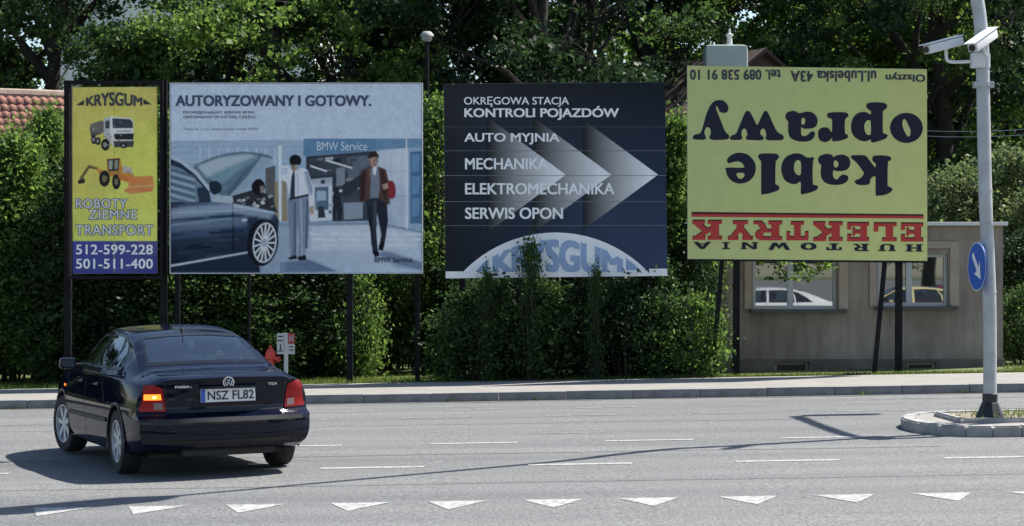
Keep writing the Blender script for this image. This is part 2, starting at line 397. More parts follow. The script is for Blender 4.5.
# road paint
def flat_mark(name, pts, m, z=0.004):
    me = bpy.data.meshes.new(name); me.from_pydata([(x, y, gz(x) + z) for x, y in pts], [], [tuple(range(len(pts)))])
    me.materials.append(m); me.update(); return link(name, me, road)
def dashes(y, x0, period, ln, w, m, lo, hi):
    k0 = int((lo - x0) // period)
    for k in range(k0, k0 + int((hi - lo) / period) + 2):
        a = x0 + k * period
        if y < 21 and -4.5 < a < -2: continue
        if a < hi and a + ln > lo: flat_mark('lane_dash', [(a, y - w / 2), (a + ln, y - w / 2), (a + ln, y + w / 2), (a, y + w / 2)], m)
dashes(20.62, 0.157, 2.04, 1.02, 0.15, M_PAINT, -7, 7)
dashes(23.42, -0.92, 1.96, 0.98, 0.14, M_PAINT, -8, 4.0)
dashes(27.75, 0.46, 1.92, 0.95, 0.12, M_FADED, -9, 8)
dashes(29.3, 0.90, 1.85, 0.85, 0.14, M_FADED, -9, 5.5)
dashes(24.7, 0.1, 4.1, 1.0, 0.10, M_FADED, -8, 3)
flat_mark('lane_line', [(5.2, 30.15), (10, 30.15), (10, 30.28), (5.2, 30.28)], M_FADED)
TRI = [(36, 92, 511, -27), (130, 187, 507, -25), (225, 287, 505, -18), (330, 391, 503, -13), (428, 487, 501.7, -9), (525, 581, 500.2, 1), (620, 679, 498.5, 4), (718, 778, 497, 9), (815, 874, 495.3, 13), (912, 971, 493.6, 17), (1009, 1068, 492, 20)]
for (xa, xb, yy, sk) in TRI:
    xm = (xa + xb) / 2
    d = 17.42; xc = X(xm, d); w = 0.25
    sx = (sk - 0.037 * (xm - 512)) / 122.0
    flat_mark('yield_triangle', [(xc - w, d), (xc + sx - (0 if abs(sk) < 14 else 0), d - 0.62), (xc + w, d)], M_PAINT)
# patched asphalt seams
M_SEAM = mat('tar_seam', (0.075, 0.075, 0.078), 0.6, var=0.2, scale=20)
for (y, a, b, w) in ((22.0, -40, 4.5, 0.03), (18.9, -40, 40, 0.02), (26.4, -40, 4, 0.025)):
    pts = []; n = 60
    up = [(a + (b - a) * i / n, y + 0.03 * math.sin(i * 1.7) + 0.02 * math.sin(i * .6)) for i in range(n + 1)]
    vsx = [(x, q + s, gz(x) + 0.003) for x, q in up for s in (-w / 2, w / 2)]
    MB().add(vsx, [(2 * i, 2 * i + 2, 2 * i + 3, 2 * i + 1) for i in range(n)]).build('tar_seam', M_SEAM, road, fix=False)
M_DIRT = mat('gutter_dirt', (0.105, 0.098, 0.088), 0.95, var=0.3, scale=9, bump=.3, bscale=60)
n = 120; vsx = []
for i in range(n + 1):
    x = -30 + 60 * i / n; vsx += [(x, 31.0 + 0.09 * math.sin(i * 2.3) + 0.07 * math.sin(i * .71), gz(x) + 0.0035), (x, KERB_Y + .03, gz(x) + 0.0035)]
MB().add(vsx, [(2 * i, 2 * i + 2, 2 * i + 3, 2 * i + 1) for i in range(n)]).build('gutter_dirt', M_DIRT, road, fix=False)
# traffic island with kerb stones
def island_path(inset, x_end=16.0):
    yn, yf, xt = 23.05 + inset, 25.7 - inset, 4.55 + inset
    r = (yf - yn) / 2; pts = [(x_end, yn)]
    x = x_end
    while x > xt + r * 0.55 + 0.9: x -= 0.8; pts.append((x, yn))
    for k in range(0, 9):
        a = -math.pi / 2 - math.pi * k / 8
        pts.append((xt + r * 0.55 + math.cos(a) * r * 0.55, (yn + yf) / 2 + math.sin(a) * r))
    while x < x_end: x += 0.8; pts.append((x, yf))
    return pts
isl = empty('traffic_island', (4.6, 24.4, gz(4.6))); isl['kind'] = 'structure'
ip = island_path(0.0); inn = island_path(0.16)
MB().add([(x, y, gz(x) + 0.115) for x, y in inn], [tuple(range(len(inn)))]).build('island_paving', M_PAVE, isl, world=True)
def stones(path, inner, h0, h1, nm, skip=1):
    n = len(path); i = 0
    while i < n - 1:
        j = min(n - 1, i + skip); a, b, c, d_ = path[i], path[j], inner[j], inner[i]
        g = 0.005 / max(0.05, math.dist(a, b))
        le = lambda p, q, t: (p[0] + (q[0] - p[0]) * t, p[1] + (q[1] - p[1]) * t)
        poly = [le(a, b, g), le(a, b, 1 - g), le(d_, c, 1 - g), le(d_, c, g)]
        bm = bmesh.new(); lo = [bm.verts.new((x, y, gz(x) + h0)) for x, y in poly]; hi = [bm.verts.new((x, y, gz(x) + h1)) for x, y in poly]
        bm.faces.new(lo[::-1]); bm.faces.new(hi)
        for k in range(4): bm.faces.new((lo[k], lo[(k + 1) % 4], hi[(k + 1) % 4], hi[k]))
        bmesh.ops.recalc_face_normals(bm, faces=bm.faces[:])
        bmesh.ops.bevel(bm, geom=[e for e in bm.edges if e.verts[0].co.z > gz(e.verts[0].co.x) + h1 - .01 and e.verts[1].co.z > gz(e.verts[1].co.x) + h1 - .01], offset=0.018, segments=2, affect='EDGES')
        me = bpy.data.meshes.new(nm); bm.to_mesh(me); bm.free(); me.materials.append(M_KERBI)
        for v in me.vertices: v.co -= isl.location
        link(nm, me, isl); i = j
stones(ip, inn, -0.02, 0.125, 'kerb_stone', 1)
bp = [(16, 23.62), (13.4, 23.62), (10.6, 23.62), (8, 23.62), (5.05, 23.62), (5.0, 24.9), (8, 25.2), (16, 25.2)]
bi = [(16, 23.70), (13.4, 23.70), (10.6, 23.70), (8, 23.70), (5.13, 23.70), (5.08, 24.82), (8, 25.12), (16, 25.12)]
stones(bp, bi, 0.09, 0.17, 'edging_stone', 1)
MB().add([(x, y, gz(x) + 0.155) for x, y in bi], [tuple(range(len(bi)))]).build('island_soil', M_VERGE, isl, world=True)
# grass
M_GRASS = leaf_mat('grass_blades', (0.06, 0.10, 0.02), (0.14, 0.20, 0.05), 0.4)
def grass(name, label, spots, hmin, hmax, m=None):
    vs, fs = [], []
    for (x, y, z) in spots:
        a = rnd.uniform(0, 6.28); h = rnd.uniform(hmin, hmax); w = 0.006 + h * 0.04; lx, ly = rnd.gauss(0, h * .35), rnd.gauss(0, h * .35)
        k = len(vs); vs += [(x - w * math.cos(a), y - w * math.sin(a), z), (x + w * math.cos(a), y + w * math.sin(a), z), (x + lx, y + ly, z + h)]; fs.append((k, k + 1, k + 2))
    return tag(MB().add(vs, fs).build(name, m or M_GRASS, fix=False), label, 'grass', kind='stuff')
sp = []
while len(sp) < 26000:
    x = rnd.uniform(-11, 13); y = 34.2 + abs(rnd.gauss(0, 1.2 if x < 2.5 or x > 8.4 else .07))
    sp.append((x, y, yard(x, y) - 0.01))
grass('grass', 'short green grass growing along the back of the pavement', sp[:26000], 0.03, 0.10)
sp = [(x, y, gz(x) + 0.15) for x, y in ((rnd.uniform(5.1, 12), rnd.uniform(23.72, 24.8)) for _ in range(1800)) if rnd.random() < 0.4 + 0.6 * math.sin(x * 3) ** 2]
sp = []
for _ in range(26):
    cx_ = rnd.uniform(-9, 9); cy_ = rnd.choice((31.17, 34.14, 34.16)); zz_ = 0.0 if cy_ < 32 else 0.14
    sp += [(cx_ + rnd.gauss(0, .06), cy_ + rnd.gauss(0, .012), gz(cx_) + zz_) for _ in range(14)]
grass('weeds', 'small green weeds sprouting along kerb and pavement edge', sp, 0.03, 0.09)
sp = [(x, y, gz(x) + 0.15) for x, y in ((rnd.uniform(5.1, 12), rnd.uniform(23.72, 24.8)) for _ in range(1800)) if rnd.random() < 0.4 + 0.6 * math.sin(x * 3) ** 2]
grass('grass', 'sparse dry grass around the black foot of the grey mast', sp, 0.03, 0.10)
# ------------------------------------------------------------------ billboards
BD = 34.5
M_STEEL = mat('dark_steel', (0.012, 0.012, 0.013), 0.7, metal=0.0, var=0.3, scale=4, spec=0.1)
M_BACK = mat('sheet_steel', (0.22, 0.23, 0.24), 0.6, metal=0.4, var=0.2, scale=2)
def board_panel(root, corners, d, thick=0.06, m=None, name='panel'):
    pts = [P(x, y, d) + Vector((0, 0.001, 0)) for x, y in corners]
    return MB().prism(pts, (0, thick, 0)).build(name, m or M_BACK, root, world=True)
def post(root, px, ytop, d, w=0.1, pxb=None, name='post', dy=0.0):
    a = P(px, ytop, d) + Vector((0, dy, 0)); xb = X(pxb if pxb is not None else px, d); y = d + dy
    b = Vector((xb, y, yard(xb, y) - 0.2))
    dirv = (a - b); mid = (a + b) / 2
    rot = dirv.to_track_quat('Z', 'Y').to_matrix()
    return MB().box(mid, (w, w, dirv.length), rot=rot).build(name, M_STEEL, root, world=True)
def frame_bars(root, x0, y0, x1, y1, d, w, name='frame_bar', m=None, proud=0.02):
    s = d / F
    for (a, b, c, e) in ((x0 - w, y0 - w, x1 + w, y0), (x0 - w, y1, x1 + w, y1 + w), (x0 - w, y0, x0, y1), (x1, y0, x1 + w, y1)):
        p, q = P(a, b, d), P(c, e, d)
        MB().box(((p.x + q.x) / 2, d + 0.02, (p.z + q.z) / 2), (abs(q.x - p.x), 0.08 + proud, abs(p.z - q.z))).build(name, m or M_STEEL, root, world=True)
def L(name, c, rough=0.5):
    return mat(name, c, rough, var=0.06, scale=5)

# --- 1: tall yellow board with the construction vehicles
r = empty('billboard', (X(115, BD), BD, yard(X(115, BD), BD)))
tag(r, 'narrow upright yellow billboard with truck and loader in a black frame', 'billboard', 'roadside billboards')
post(r, 66.5, 80, BD, 0.11, dy=0.12); post(r, 162.5, 80, BD, 0.11, dy=0.12)
frame_bars(r, 69, 84, 160, 276, BD, 3.2)
pn = board_panel(r, [(72, 87.5), (157, 86.5), (157.5, 273), (73, 274)], BD, 0.03)
Y1, Y2 = D(156, 153, 84), D(166, 172, 84)
p = Print(); NV = D(40, 42, 48)
p.poly([(72, 87.5), (157, 86.5), (157, 165), (157.3, 241), (73, 241), (72.3, 165)], Y1, 1, [Y1, D(154, 150, 86), Y2, D(164, 174, 88), D(150, 164, 84), D(158, 156, 82)])
p.rect(73, 241, 157.4, 273.5, D(48, 58, 118), 2, [D(52, 60, 122), D(62, 66, 112), D(44, 50, 108), D(44, 54, 110)])
p.rect(114.2, 87.5, 114.7, 273, D(120, 120, 60), 3)
z = lambda x, y: (64 + x / 4.38, 80 + y / 4.38)
def zp(pr, pts, c, lay, cols=None): pr.poly([z(*q) for q in pts], c, lay, cols)
# emblem wings
zp(p, [(52, 112), (88, 112), (90, 86)], NV, 3); zp(p, [(348, 82), (348, 108), (385, 108)], NV, 3)
# truck
DK, MD, LT = D(38, 40, 46), D(92, 96, 104), D(168, 172, 176)
zp(p, [(112, 208), (160, 190), (165, 235), (120, 252)], D(60, 62, 66), 3)
zp(p, [(115, 195), (160, 178), (178, 182), (178, 232), (122, 232)], D(84, 84, 84), 4)
zp(p, [(176, 168), (205, 160), (207, 282), (184, 268), (174, 230)], D(140, 146, 150), 5)
zp(p, [(204, 160), (292, 168), (305, 182), (306, 268), (302, 288), (212, 290), (205, 250)], LT, 6)
zp(p, [(212, 168), (290, 172), (302, 186), (303, 212), (214, 212)], D(44, 52, 62), 7)
zp(p, [(220, 236), (306, 234), (305, 262), (222, 262)], D(30, 34, 38), 7)
zp(p, [(216, 268), (308, 266), (304, 294), (222, 296)], D(54, 58, 62), 8)
zp(p, [(230, 222), (296, 221), (296, 228), (230, 229)], D(120, 124, 126), 8)
zp(p, [(182, 180), (200, 176), (200, 212), (182, 214)], D(48, 56, 66), 7)
for (cx, cy, rx, ry) in ((132, 262, 13, 20), (150, 268, 12, 18), (182, 284, 19, 26), (262, 288, 16, 12)):
    a, b = z(cx, cy); p.ell(a, b, rx / 4.38, ry / 4.38, D(26, 28, 32), 9); p.ell(a - .3, b, rx / 9.5, ry / 9.5, D(110, 112, 114), 10)
# loader
OR, BR = D(188, 112, 66), D(150, 96, 56)
zp(p, [(62, 448), (72, 424), (108, 372), (150, 384), (152, 394), (112, 388), (84, 432), (92, 452), (66, 456)], D(84, 76, 52), 4)
zp(p, [(60, 442), (90, 430), (94, 448), (66, 458)], D(36, 36, 38), 5)
zp(p, [(140, 388), (182, 398), (186, 430), (160, 424)], D(160, 110, 56), 4)
zp(p, [(186, 346), (246, 340), (256, 384), (300, 396), (308, 424), (232, 430), (190, 420)], D(150, 110, 52), 5)
zp(p, [(190, 348), (244, 344), (240, 398), (196, 400)], D(34, 40, 44), 6); zp(p, [(196, 354), (214, 352), (212, 392), (198, 392)], D(120, 130, 120), 7)
zp(p, [(222, 352), (238, 350), (236, 390), (222, 392)], D(104, 114, 106), 7)
zp(p, [(262, 372), (296, 386), (302, 412), (256, 404)], D(140, 142, 140), 6)
for (cx, cy, rx, ry) in ((178, 432, 24, 36), (230, 446, 19, 34)):
    a, b = z(cx, cy); p.ell(a, b, rx / 4.38, ry / 4.38, D(28, 30, 34), 8); p.ell(a, b, rx / 10, ry / 10, D(96, 90, 70), 9)
zp(p, [(232, 410), (288, 424), (290, 450), (246, 438)], BR, 9)
zp(p, [(284, 424), (388, 420), (398, 466), (386, 488), (292, 500), (262, 486), (284, 470)], OR, 10, [D(176, 100, 60), OR, D(196, 122, 78), D(170, 98, 62), D(186, 116, 84), D(150, 90, 60), OR])
zp(p, [(284, 466), (396, 460), (396, 466), (284, 472)], D(206, 140, 96), 11)
for i in range(90):                              # foliage reflections and scuffs on the vehicles
    bx_, by_ = rnd.uniform(120, 300), rnd.choice([rnd.uniform(180, 290), rnd.uniform(355, 440)]); q_ = rnd.choice([D(30, 32, 36), D(150, 150, 140), D(90, 88, 80)])
    zp(p, [(bx_, by_), (bx_ + rnd.uniform(3, 12), by_ + rnd.uniform(-3, 3)), (bx_ + rnd.uniform(2, 8), by_ + rnd.uniform(2, 7))], q_, 9.5) if (110 < bx_ < 300 and (bx_ > 176 or by_ < 260)) else None
pr = printed_photo(p, 'poster', BD, r, (72.5, 87, 157.2, 273.5), 6, 3, 4, .05, 3, mottle=.14, dirt=.14)
arch = lambda lo, pw: (lambda a, b: (a, b * (lo + (1 - lo) * (1 - abs(2 * a - 1) ** pw))))
lettering('KRYSGUM', (86, 92, 142.5, 106), BD, pr, L('logo_black', NV), 0.035, lay=6, warp=arch(0.58, 1.8))
M_OUT, M_SIL = L('outline_navy', D(44, 52, 96)), L('letter_silver', D(150, 160, 168))
for (s, bx) in (('ROBOTY', (76, 199, 127, 208)), ('ZIEMNE', (89, 210, 137, 219)), ('TRANSPORT', (76, 225, 153, 235))):
    lettering(s, (bx[0] - .6, bx[1] - .6, bx[2] + .6, bx[3] + .6), BD, pr, M_OUT, 0.055, lay=6, spacing=1.12, name='lettering_outline')
    lettering(s, bx, BD, pr, M_SIL, 0.012, lay=8, spacing=1.12)
for (s, bx) in (('512-599-228', (76, 244.5, 153, 254.5)), ('501-511-400', (76, 258.7, 153, 268.7))):
    lettering(s, bx, BD, pr, L('letter_pale', D(186, 192, 196)), 0.02, lay=6, spacing=1.05)

# --- 2: pale car-service poster
r = empty('billboard', (X(296, BD), BD, yard(X(296, BD), BD)))
tag(r, 'wide pale billboard with a grey car photo and two men', 'billboard', 'roadside billboards')
for px, w_ in ((176, .08), (248, .045), (349, .10), (417, .08)): post(r, px, 100, BD, w_, dy=0.16)
pn = board_panel(r, [(170, 83), (421.5, 83), (423, 272.5), (170.5, 274)], BD, 0.05)
frame_bars(r, 170.5, 83.4, 422, 273, BD, 0.7, m=mat('pale_trim', (0.55, 0.57, 0.6), 0.5), proud=0.0)
p = Print(); WH = D(147, 164, 185)
p.poly([(170.6, 83.6), (421.6, 83.6), (422, 141), (170.6, 141)], WH, 1)
q1, q2 = D(116, 138, 162), D(132, 150, 172)
p.rect(170.6, 141, 422, 225, q1, 2, [D(108, 132, 160), D(112, 138, 166), D(128, 148, 172), D(120, 140, 164)])
p.rect(170.6, 222, 422, 273, q2, 3, [D(120, 138, 160), D(128, 146, 168), D(140, 156, 178), D(70, 88, 116)])
z1 = lambda x, y: (165 + x / 3.629, 130 + y / 3.629)
z2 = lambda x, y: (280 + x / 3.627, 130 + y / 3.627)
def q(zf, pts, c, lay, cols=None, sm=0):
    pts = catmull(pts, sm) if sm else pts
    p.poly([zf(*t) for t in pts], c, lay, cols if not sm else None)
# garage hall
q(z2, [(85, 32), (520, 32), (520, 62), (460, 66), (85, 96)], D(86, 116, 146), 4)
q(z2, [(85, 32), (348, 32), (348, 74), (85, 96)], D(74, 106, 138), 5)
q(z2, [(352, 36), (456, 36), (456, 66), (352, 72)], D(82, 112, 142), 5)
q(z2, [(95, 96), (350, 76), (350, 330), (95, 335)], D(44, 52, 66), 5)
q(z2, [(105, 106), (345, 86), (345, 150), (105, 170)], D(58, 68, 82), 6)
q(z2, [(108, 180), (190, 172), (190, 330), (108, 334)], D(150, 164, 182), 6)
q(z2, [(126, 208), (176, 206), (176, 290), (126, 292)], D(64, 84, 106), 7); q(z2, [(133, 222), (168, 221), (168, 256), (133, 258)], D(118, 140, 162), 8)
q(z2, [(110, 128), (170, 148), (170, 154), (110, 134)], D(176, 188, 200), 7); q(z2, [(168, 108), (262, 136), (262, 142), (168, 114)], D(176, 188, 200), 7)
q(z2, [(204, 140), (236, 134), (236, 200), (204, 206)], D(96, 106, 120), 7)
q(z2, [(245, 100), (345, 92), (345, 190), (245, 180)], D(88, 100, 118), 6)
q(z2, [(228, 200), (296, 162), (296, 200), (250, 240), (224, 240)], D(36, 42, 54), 8)
q(z2, [(220, 244), (300, 240), (300, 262), (220, 266)], D(50, 58, 72), 8); q(z2, [(230, 266), (300, 262), (300, 322), (232, 326)], D(104, 118, 136), 7)
q(z2, [(195, 210), (212, 206), (222, 260), (222, 328), (212, 330), (206, 280), (200, 330), (192, 328)], D(28, 32, 42), 9)
q(z2, [(138, 280), (158, 276), (166, 318), (138, 320)], D(40, 44, 52), 9)
q(z2, [(350, 76), (464, 66), (464, 360), (392, 356), (350, 332)], D(140, 156, 178), 6, [D(130, 148, 170), D(150, 164, 184), D(146, 160, 180), D(120, 138, 160), D(134, 150, 172)])
q(z2, [(464, 66), (519, 62), (519, 364), (464, 362)], D(112, 136, 162), 6); q(z2, [(472, 80), (514, 77), (514, 340), (472, 340)], D(58, 90, 122), 7)
q(z2, [(456, 30), (461, 30), (464, 362), (459, 362)], D(170, 184, 200), 8)
q(z1, [(365, 140), (400, 130), (400, 290), (365, 290)], D(70, 74, 78), 5); q(z1, [(398, 190), (440, 180), (446, 332), (400, 334)], D(112, 108, 92), 5)
q(z1, [(410, 60), (424, 55), (424, 332), (414, 332)], D(160, 176, 194), 6)
# floor shadows
q(z2, [(0, 340), (110, 336), (350, 334), (519, 368), (519, 376), (350, 344), (0, 350)], D(100, 118, 142), 6)
q(z2, [(40, 478), (100, 470), (210, 514), (120, 516)], D(84, 102, 128), 6); q(z2, [(0, 480), (40, 478), (120, 516), (0, 516)], D(92, 110, 136), 5)
q(z2, [(352, 448), (380, 440), (519, 484), (519, 510), (430, 490)], D(96, 114, 140), 6)
# car with open bonnet
q(z1, [(100, 140), (160, 105), (230, 85), (300, 80), (370, 90), (392, 104), (372, 120), (300, 190), (240, 242), (200, 236), (150, 190)], D(70, 92, 112), 7, sm=3)
q(z1, [(120, 138), (170, 112), (240, 94), (310, 90), (340, 100), (280, 160), (230, 220), (195, 205), (160, 170)], D(90, 118, 136), 8, sm=3)
q(z1, [(350, 98), (392, 104), (372, 122), (300, 200), (246, 240), (238, 236), (300, 170)], D(112, 132, 150), 9)
q(z1, [(244, 240), (330, 215), (385, 240), (410, 300), (330, 300), (250, 268)], D(36, 40, 46), 8)
for i in range(26):
    bx, by = rnd.uniform(255, 385), rnd.uniform(232, 290)
    q(z1, [(bx, by), (bx + 12, by - 4), (bx + 14, by + 4), (bx + 2, by + 8)], rnd.choice([D(150, 160, 170), D(80, 90, 100), D(120, 128, 136), D(24, 26, 32)]), 9)
q(z1, [(18, 95), (50, 108), (110, 155), (160, 210), (168, 262), (18, 275)], D(28, 40, 56), 8)
q(z1, [(20, 128), (60, 140), (110, 175), (150, 220), (150, 250), (120, 262), (20, 262)], D(84, 104, 124), 9)
for i in range(9):
    y0 = 140 + i * 13; q(z1, [(20, y0), (110, y0 + 26), (108, y0 + 32), (20, y0 + 7)], D(120, 140, 158) if i % 2 else D(58, 76, 96), 10)
q(z1, [(18, 92), (26, 92), (60, 108), (118, 150), (166, 214), (160, 222), (110, 162), (56, 120), (18, 104)], D(136, 152, 170), 11)
q(z1, [(18, 272), (170, 262), (250, 268), (330, 282), (395, 296), (415, 330), (410, 380), (385, 470), (330, 492), (320, 455), (18, 520)], D(34, 50, 74), 10, [D(40, 58, 84), D(60, 80, 106), D(64, 84, 110), D(50, 70, 96), D(40, 58, 84), D(28, 40, 58), D(24, 34, 50), D(20, 28, 40), D(24, 34, 50), D(30, 44, 66), D(24, 36, 56)])
q(z1, [(170, 262), (250, 268), (245, 240), (185, 240)], D(130, 146, 160), 10)
q(z1, [(20, 490), (300, 442), (300, 448), (20, 498)], D(146, 160, 176), 12)
q(z1, [(18, 500), (310, 452), (345, 500), (345, 522), (18, 522)], D(22, 32, 48), 11)
q(z1, [(20, 275), (48, 278), (48, 286), (20, 296)], D(12, 16, 24), 12)
q(z1, [(162, 192), (185, 185), (204, 198), (205, 222), (180, 236), (164, 222)], D(24, 34, 48), 13, sm=3); q(z1, [(115, 212), (148, 206), (165, 246), (160, 262), (125, 262)], D(30, 42, 58), 12)
q(z1, [(278, 326), (296, 322), (300, 330), (282, 334)], D(170, 180, 190), 13)
a, b = z1(355, 408); p.ell(a, b, 57 / 3.629, 88 / 3.629, D(14, 18, 26), 13, rot=0.12)
a, b = z1(362, 410); p.ell(a, b, 46 / 3.629, 80 / 3.629, D(16, 20, 28), 14, rot=0.12); p.ell(a, b, 43 / 3.629, 74 / 3.629, D(150, 162, 176), 15, rot=0.12); p.ell(a, b, 38 / 3.629, 68 / 3.629, D(30, 36, 48), 16, rot=0.12)
for k in range(15):
    t = 2 * math.pi * k / 15; ex, ey = z1(362 + 39 * math.cos(t) - 8 * math.sin(t), 410 + 68 * math.sin(t)); p.line(a, b, ex, ey, 1.5, D(168, 178, 190), 17)
p.ell(a, b, 10 / 3.629, 16 / 3.629, D(120, 132, 148), 18, rot=0.12)
# the mechanic's dark hair behind the bonnet
q(z1, [(314, 206), (326, 184), (346, 178), (362, 196), (362, 216), (345, 236), (325, 232)], D(16, 18, 24), 12, sm=3); q(z1, [(345, 206), (358, 202), (360, 222), (348, 232)], D(104, 100, 98), 13)
# reflections, panels and clutter of the photographed hall
for i in range(46):
    bx_, by_ = rnd.uniform(98, 345), rnd.uniform(100, 325); ww_, hh_ = rnd.uniform(4, 30), rnd.uniform(3, 16); v_ = rnd.choice([34, 50, 70, 96, 130, 160])
    q(z2, [(bx_, by_), (bx_ + ww_, by_ - 2), (bx_ + ww_, by_ + hh_), (bx_, by_ + hh_ + 2)], D(v_, v_ + 8, v_ + 18), 6.5)
for i in range(22):
    y_ = 275 + i * 9.5; v_ = 52 + 26 * math.sin(i * 1.1) - i * 1.2; x_ = rnd.uniform(20, 200); l_ = rnd.uniform(40, 150)
    q(z1, [(x_, y_), (min(300, x_ + l_), y_ - 5), (min(300, x_ + l_), y_ + 2), (x_, y_ + 8)], D(v_, v_ + 16, v_ + 40), 10.5)
for (a_, b_, c_, d_) in ((18, 344, 250, 318), (18, 300, 300, 288)): q(z1, [(a_, b_), (c_, d_), (c_, d_ + 5), (a_, b_ + 6)], D(96, 116, 142), 10.7)
q(z1, [(250, 268), (330, 284), (395, 298), (400, 306), (330, 294), (250, 280)], D(128, 146, 168), 11)
q(z1, [(243, 262), (249, 262), (252, 440), (246, 442)], D(14, 22, 36), 11)
for i in range(14):
    x_ = 100 + i * 30; q(z2, [(x_, 372 + (i % 3) * 20), (x_ + rnd.uniform(40, 90), 378 + (i % 3) * 20), (x_ + 60, 384 + (i % 3) * 20), (x_ - 20, 380 + (i % 3) * 20)], D(150, 166, 186), 4.5)
for i in range(9): q(z1, [(125 + i * 34, 60 + i), (131 + i * 34, 60 + i), (131 + i * 34, 130), (125 + i * 34, 130)], D(142, 160, 180), 3.5)
for i in range(12): q(z1, [(20, 40 + i * 7), (500, 36 + i * 7), (500, 39 + i * 7), (20, 44 + i * 7)], D(120 + 6 * (i % 3), 140 + 6 * (i % 3), 166), 3.2)
for (x_, y_, w_, h_) in ((356, 90, 3, 260), (400, 86, 3, 270), (440, 80, 2, 280), (350, 150, 110, 3), (352, 240, 108, 3)): q(z2, [(x_, y_), (x_ + w_, y_), (x_ + w_, y_ + h_), (x_, y_ + h_)], D(112, 130, 152), 6.6)
for (x_, y_) in ((478, 90), (478, 170), (478, 250)): q(z2, [(x_, y_), (x_ + 32, y_ - 2), (x_ + 24, y_ + 60), (x_, y_ + 64)], D(78, 112, 144), 7.2)
# folds and shading on the two men
for (pts_, c_) in (([(52, 262), (58, 262), (58, 450), (52, 452)], D(60, 74, 96)), ([(72, 250), (80, 250), (84, 452), (78, 454)], D(118, 134, 156)), ([(96, 250), (103, 252), (100, 430), (92, 430)], D(62, 76, 98)), ([(36, 260), (42, 260), (46, 440), (42, 440)], D(120, 136, 158))): q(z2, pts_, c_, 10.5)
for (pts_, c_) in (([(90, 150), (100, 150), (118, 210), (116, 240), (106, 220)], D(118, 134, 158)), ([(60, 160), (66, 160), (70, 236), (62, 240)], D(138, 154, 176)), ([(4, 140), (28, 136), (30, 160), (4, 166)], D(140, 156, 178))): q(z2, pts_, c_, 9.5)
for (pts_, c_) in (([(300, 150), (312, 146), (306, 250), (292, 256)], D(40, 32, 32)), ([(364, 140), (376, 146), (390, 220), (384, 264), (372, 240)], D(44, 34, 34)), ([(322, 140), (330, 138), (330, 190), (322, 170)], D(86, 66, 62)), ([(340, 260), (350, 258), (346, 330), (340, 380)], D(52, 60, 76)), ([(322, 280), (328, 276), (336, 400), (332, 430)], D(16, 20, 30))): q(z2, pts_, c_, 10.6)
for (pts_, c_) in (([(338, 108), (344, 107), (343, 118), (338, 118)], D(78, 62, 58)), ([(328, 104), (334, 103), (334, 106), (328, 107)], D(40, 34, 34)), ([(343, 102), (350, 101), (350, 104), (343, 105)], D(40, 34, 34)), ([(334, 123), (346, 122), (345, 126), (335, 127)], D(92, 60, 58)), ([(324, 110), (328, 110), (330, 130), (326, 126)], D(86, 72, 68))): q(z2, pts_, c_, 12.5)
# man in white shirt
SH = D(164, 176, 192)
q(z2, [(48, 152), (80, 138), (100, 146), (122, 210), (120, 270), (106, 290), (104, 236), (50, 250), (36, 246), (24, 190), (0, 180), (0, 130), (30, 128)], SH, 9)
q(z2, [(48, 150), (54, 150), (55, 250), (40, 256), (36, 240), (42, 170)], D(34, 42, 56), 10)
q(z2, [(34, 110), (40, 96), (56, 90), (74, 98), (78, 116), (70, 130), (62, 126), (40, 128)], D(18, 20, 26), 11, sm=3); q(z2, [(40, 124), (64, 124), (62, 146), (50, 154), (42, 144)], D(120, 112, 106), 10)
q(z2, [(32, 250), (104, 236), (106, 300), (104, 380), (92, 440), (92, 462), (66, 462), (70, 400), (64, 330), (60, 400), (60, 458), (42, 458), (36, 380), (30, 300)], D(92, 108, 132), 10)
q(z2, [(34, 248), (104, 232), (105, 240), (34, 256)], D(30, 34, 44), 11)
q(z2, [(30, 464), (60, 452), (62, 468), (36, 472)], D(18, 20, 28), 11); q(z2, [(62, 462), (94, 454), (96, 472), (68, 474)], D(18, 20, 28), 11)
q(z2, [(106, 280), (122, 276), (124, 304), (112, 310)], D(126, 116, 108), 10)
# man in brown jacket
q(z2, [(296, 146), (322, 134), (360, 134), (384, 144), (398, 200), (398, 270), (372, 276), (352, 246), (330, 250), (312, 262), (288, 264), (288, 220)], D(62, 48, 46), 9)
q(z2, [(330, 140), (358, 138), (362, 210), (356, 250), (326, 252), (328, 200)], D(88, 98, 116), 10); q(z2, [(336, 134), (352, 132), (346, 166), (338, 160)], D(170, 182, 196), 11)
q(z2, [(318, 100), (326, 82), (344, 78), (358, 92), (358, 102), (346, 98), (324, 104)], D(34, 30, 30), 12, sm=3); q(z2, [(322, 98), (352, 94), (356, 112), (348, 134), (336, 138), (324, 122)], D(128, 112, 104), 11)
q(z2, [(312, 256), (330, 248), (356, 248), (388, 272), (392, 330), (384, 390), (374, 440), (356, 436), (368, 380), (352, 300), (350, 370), (356, 450), (336, 452), (330, 380), (318, 320)], D(30, 36, 48), 10)
q(z2, [(336, 440), (358, 440), (360, 458), (344, 462)], D(16, 16, 22), 11); q(z2, [(356, 420), (378, 400), (380, 420), (362, 438)], D(16, 16, 22), 11)
q(z2, [(390, 190), (410, 186), (420, 216), (416, 246), (400, 250), (392, 230)], D(98, 36, 48), 11, sm=2); q(z2, [(370, 200), (390, 192), (392, 212), (376, 218)], D(132, 116, 108), 12)
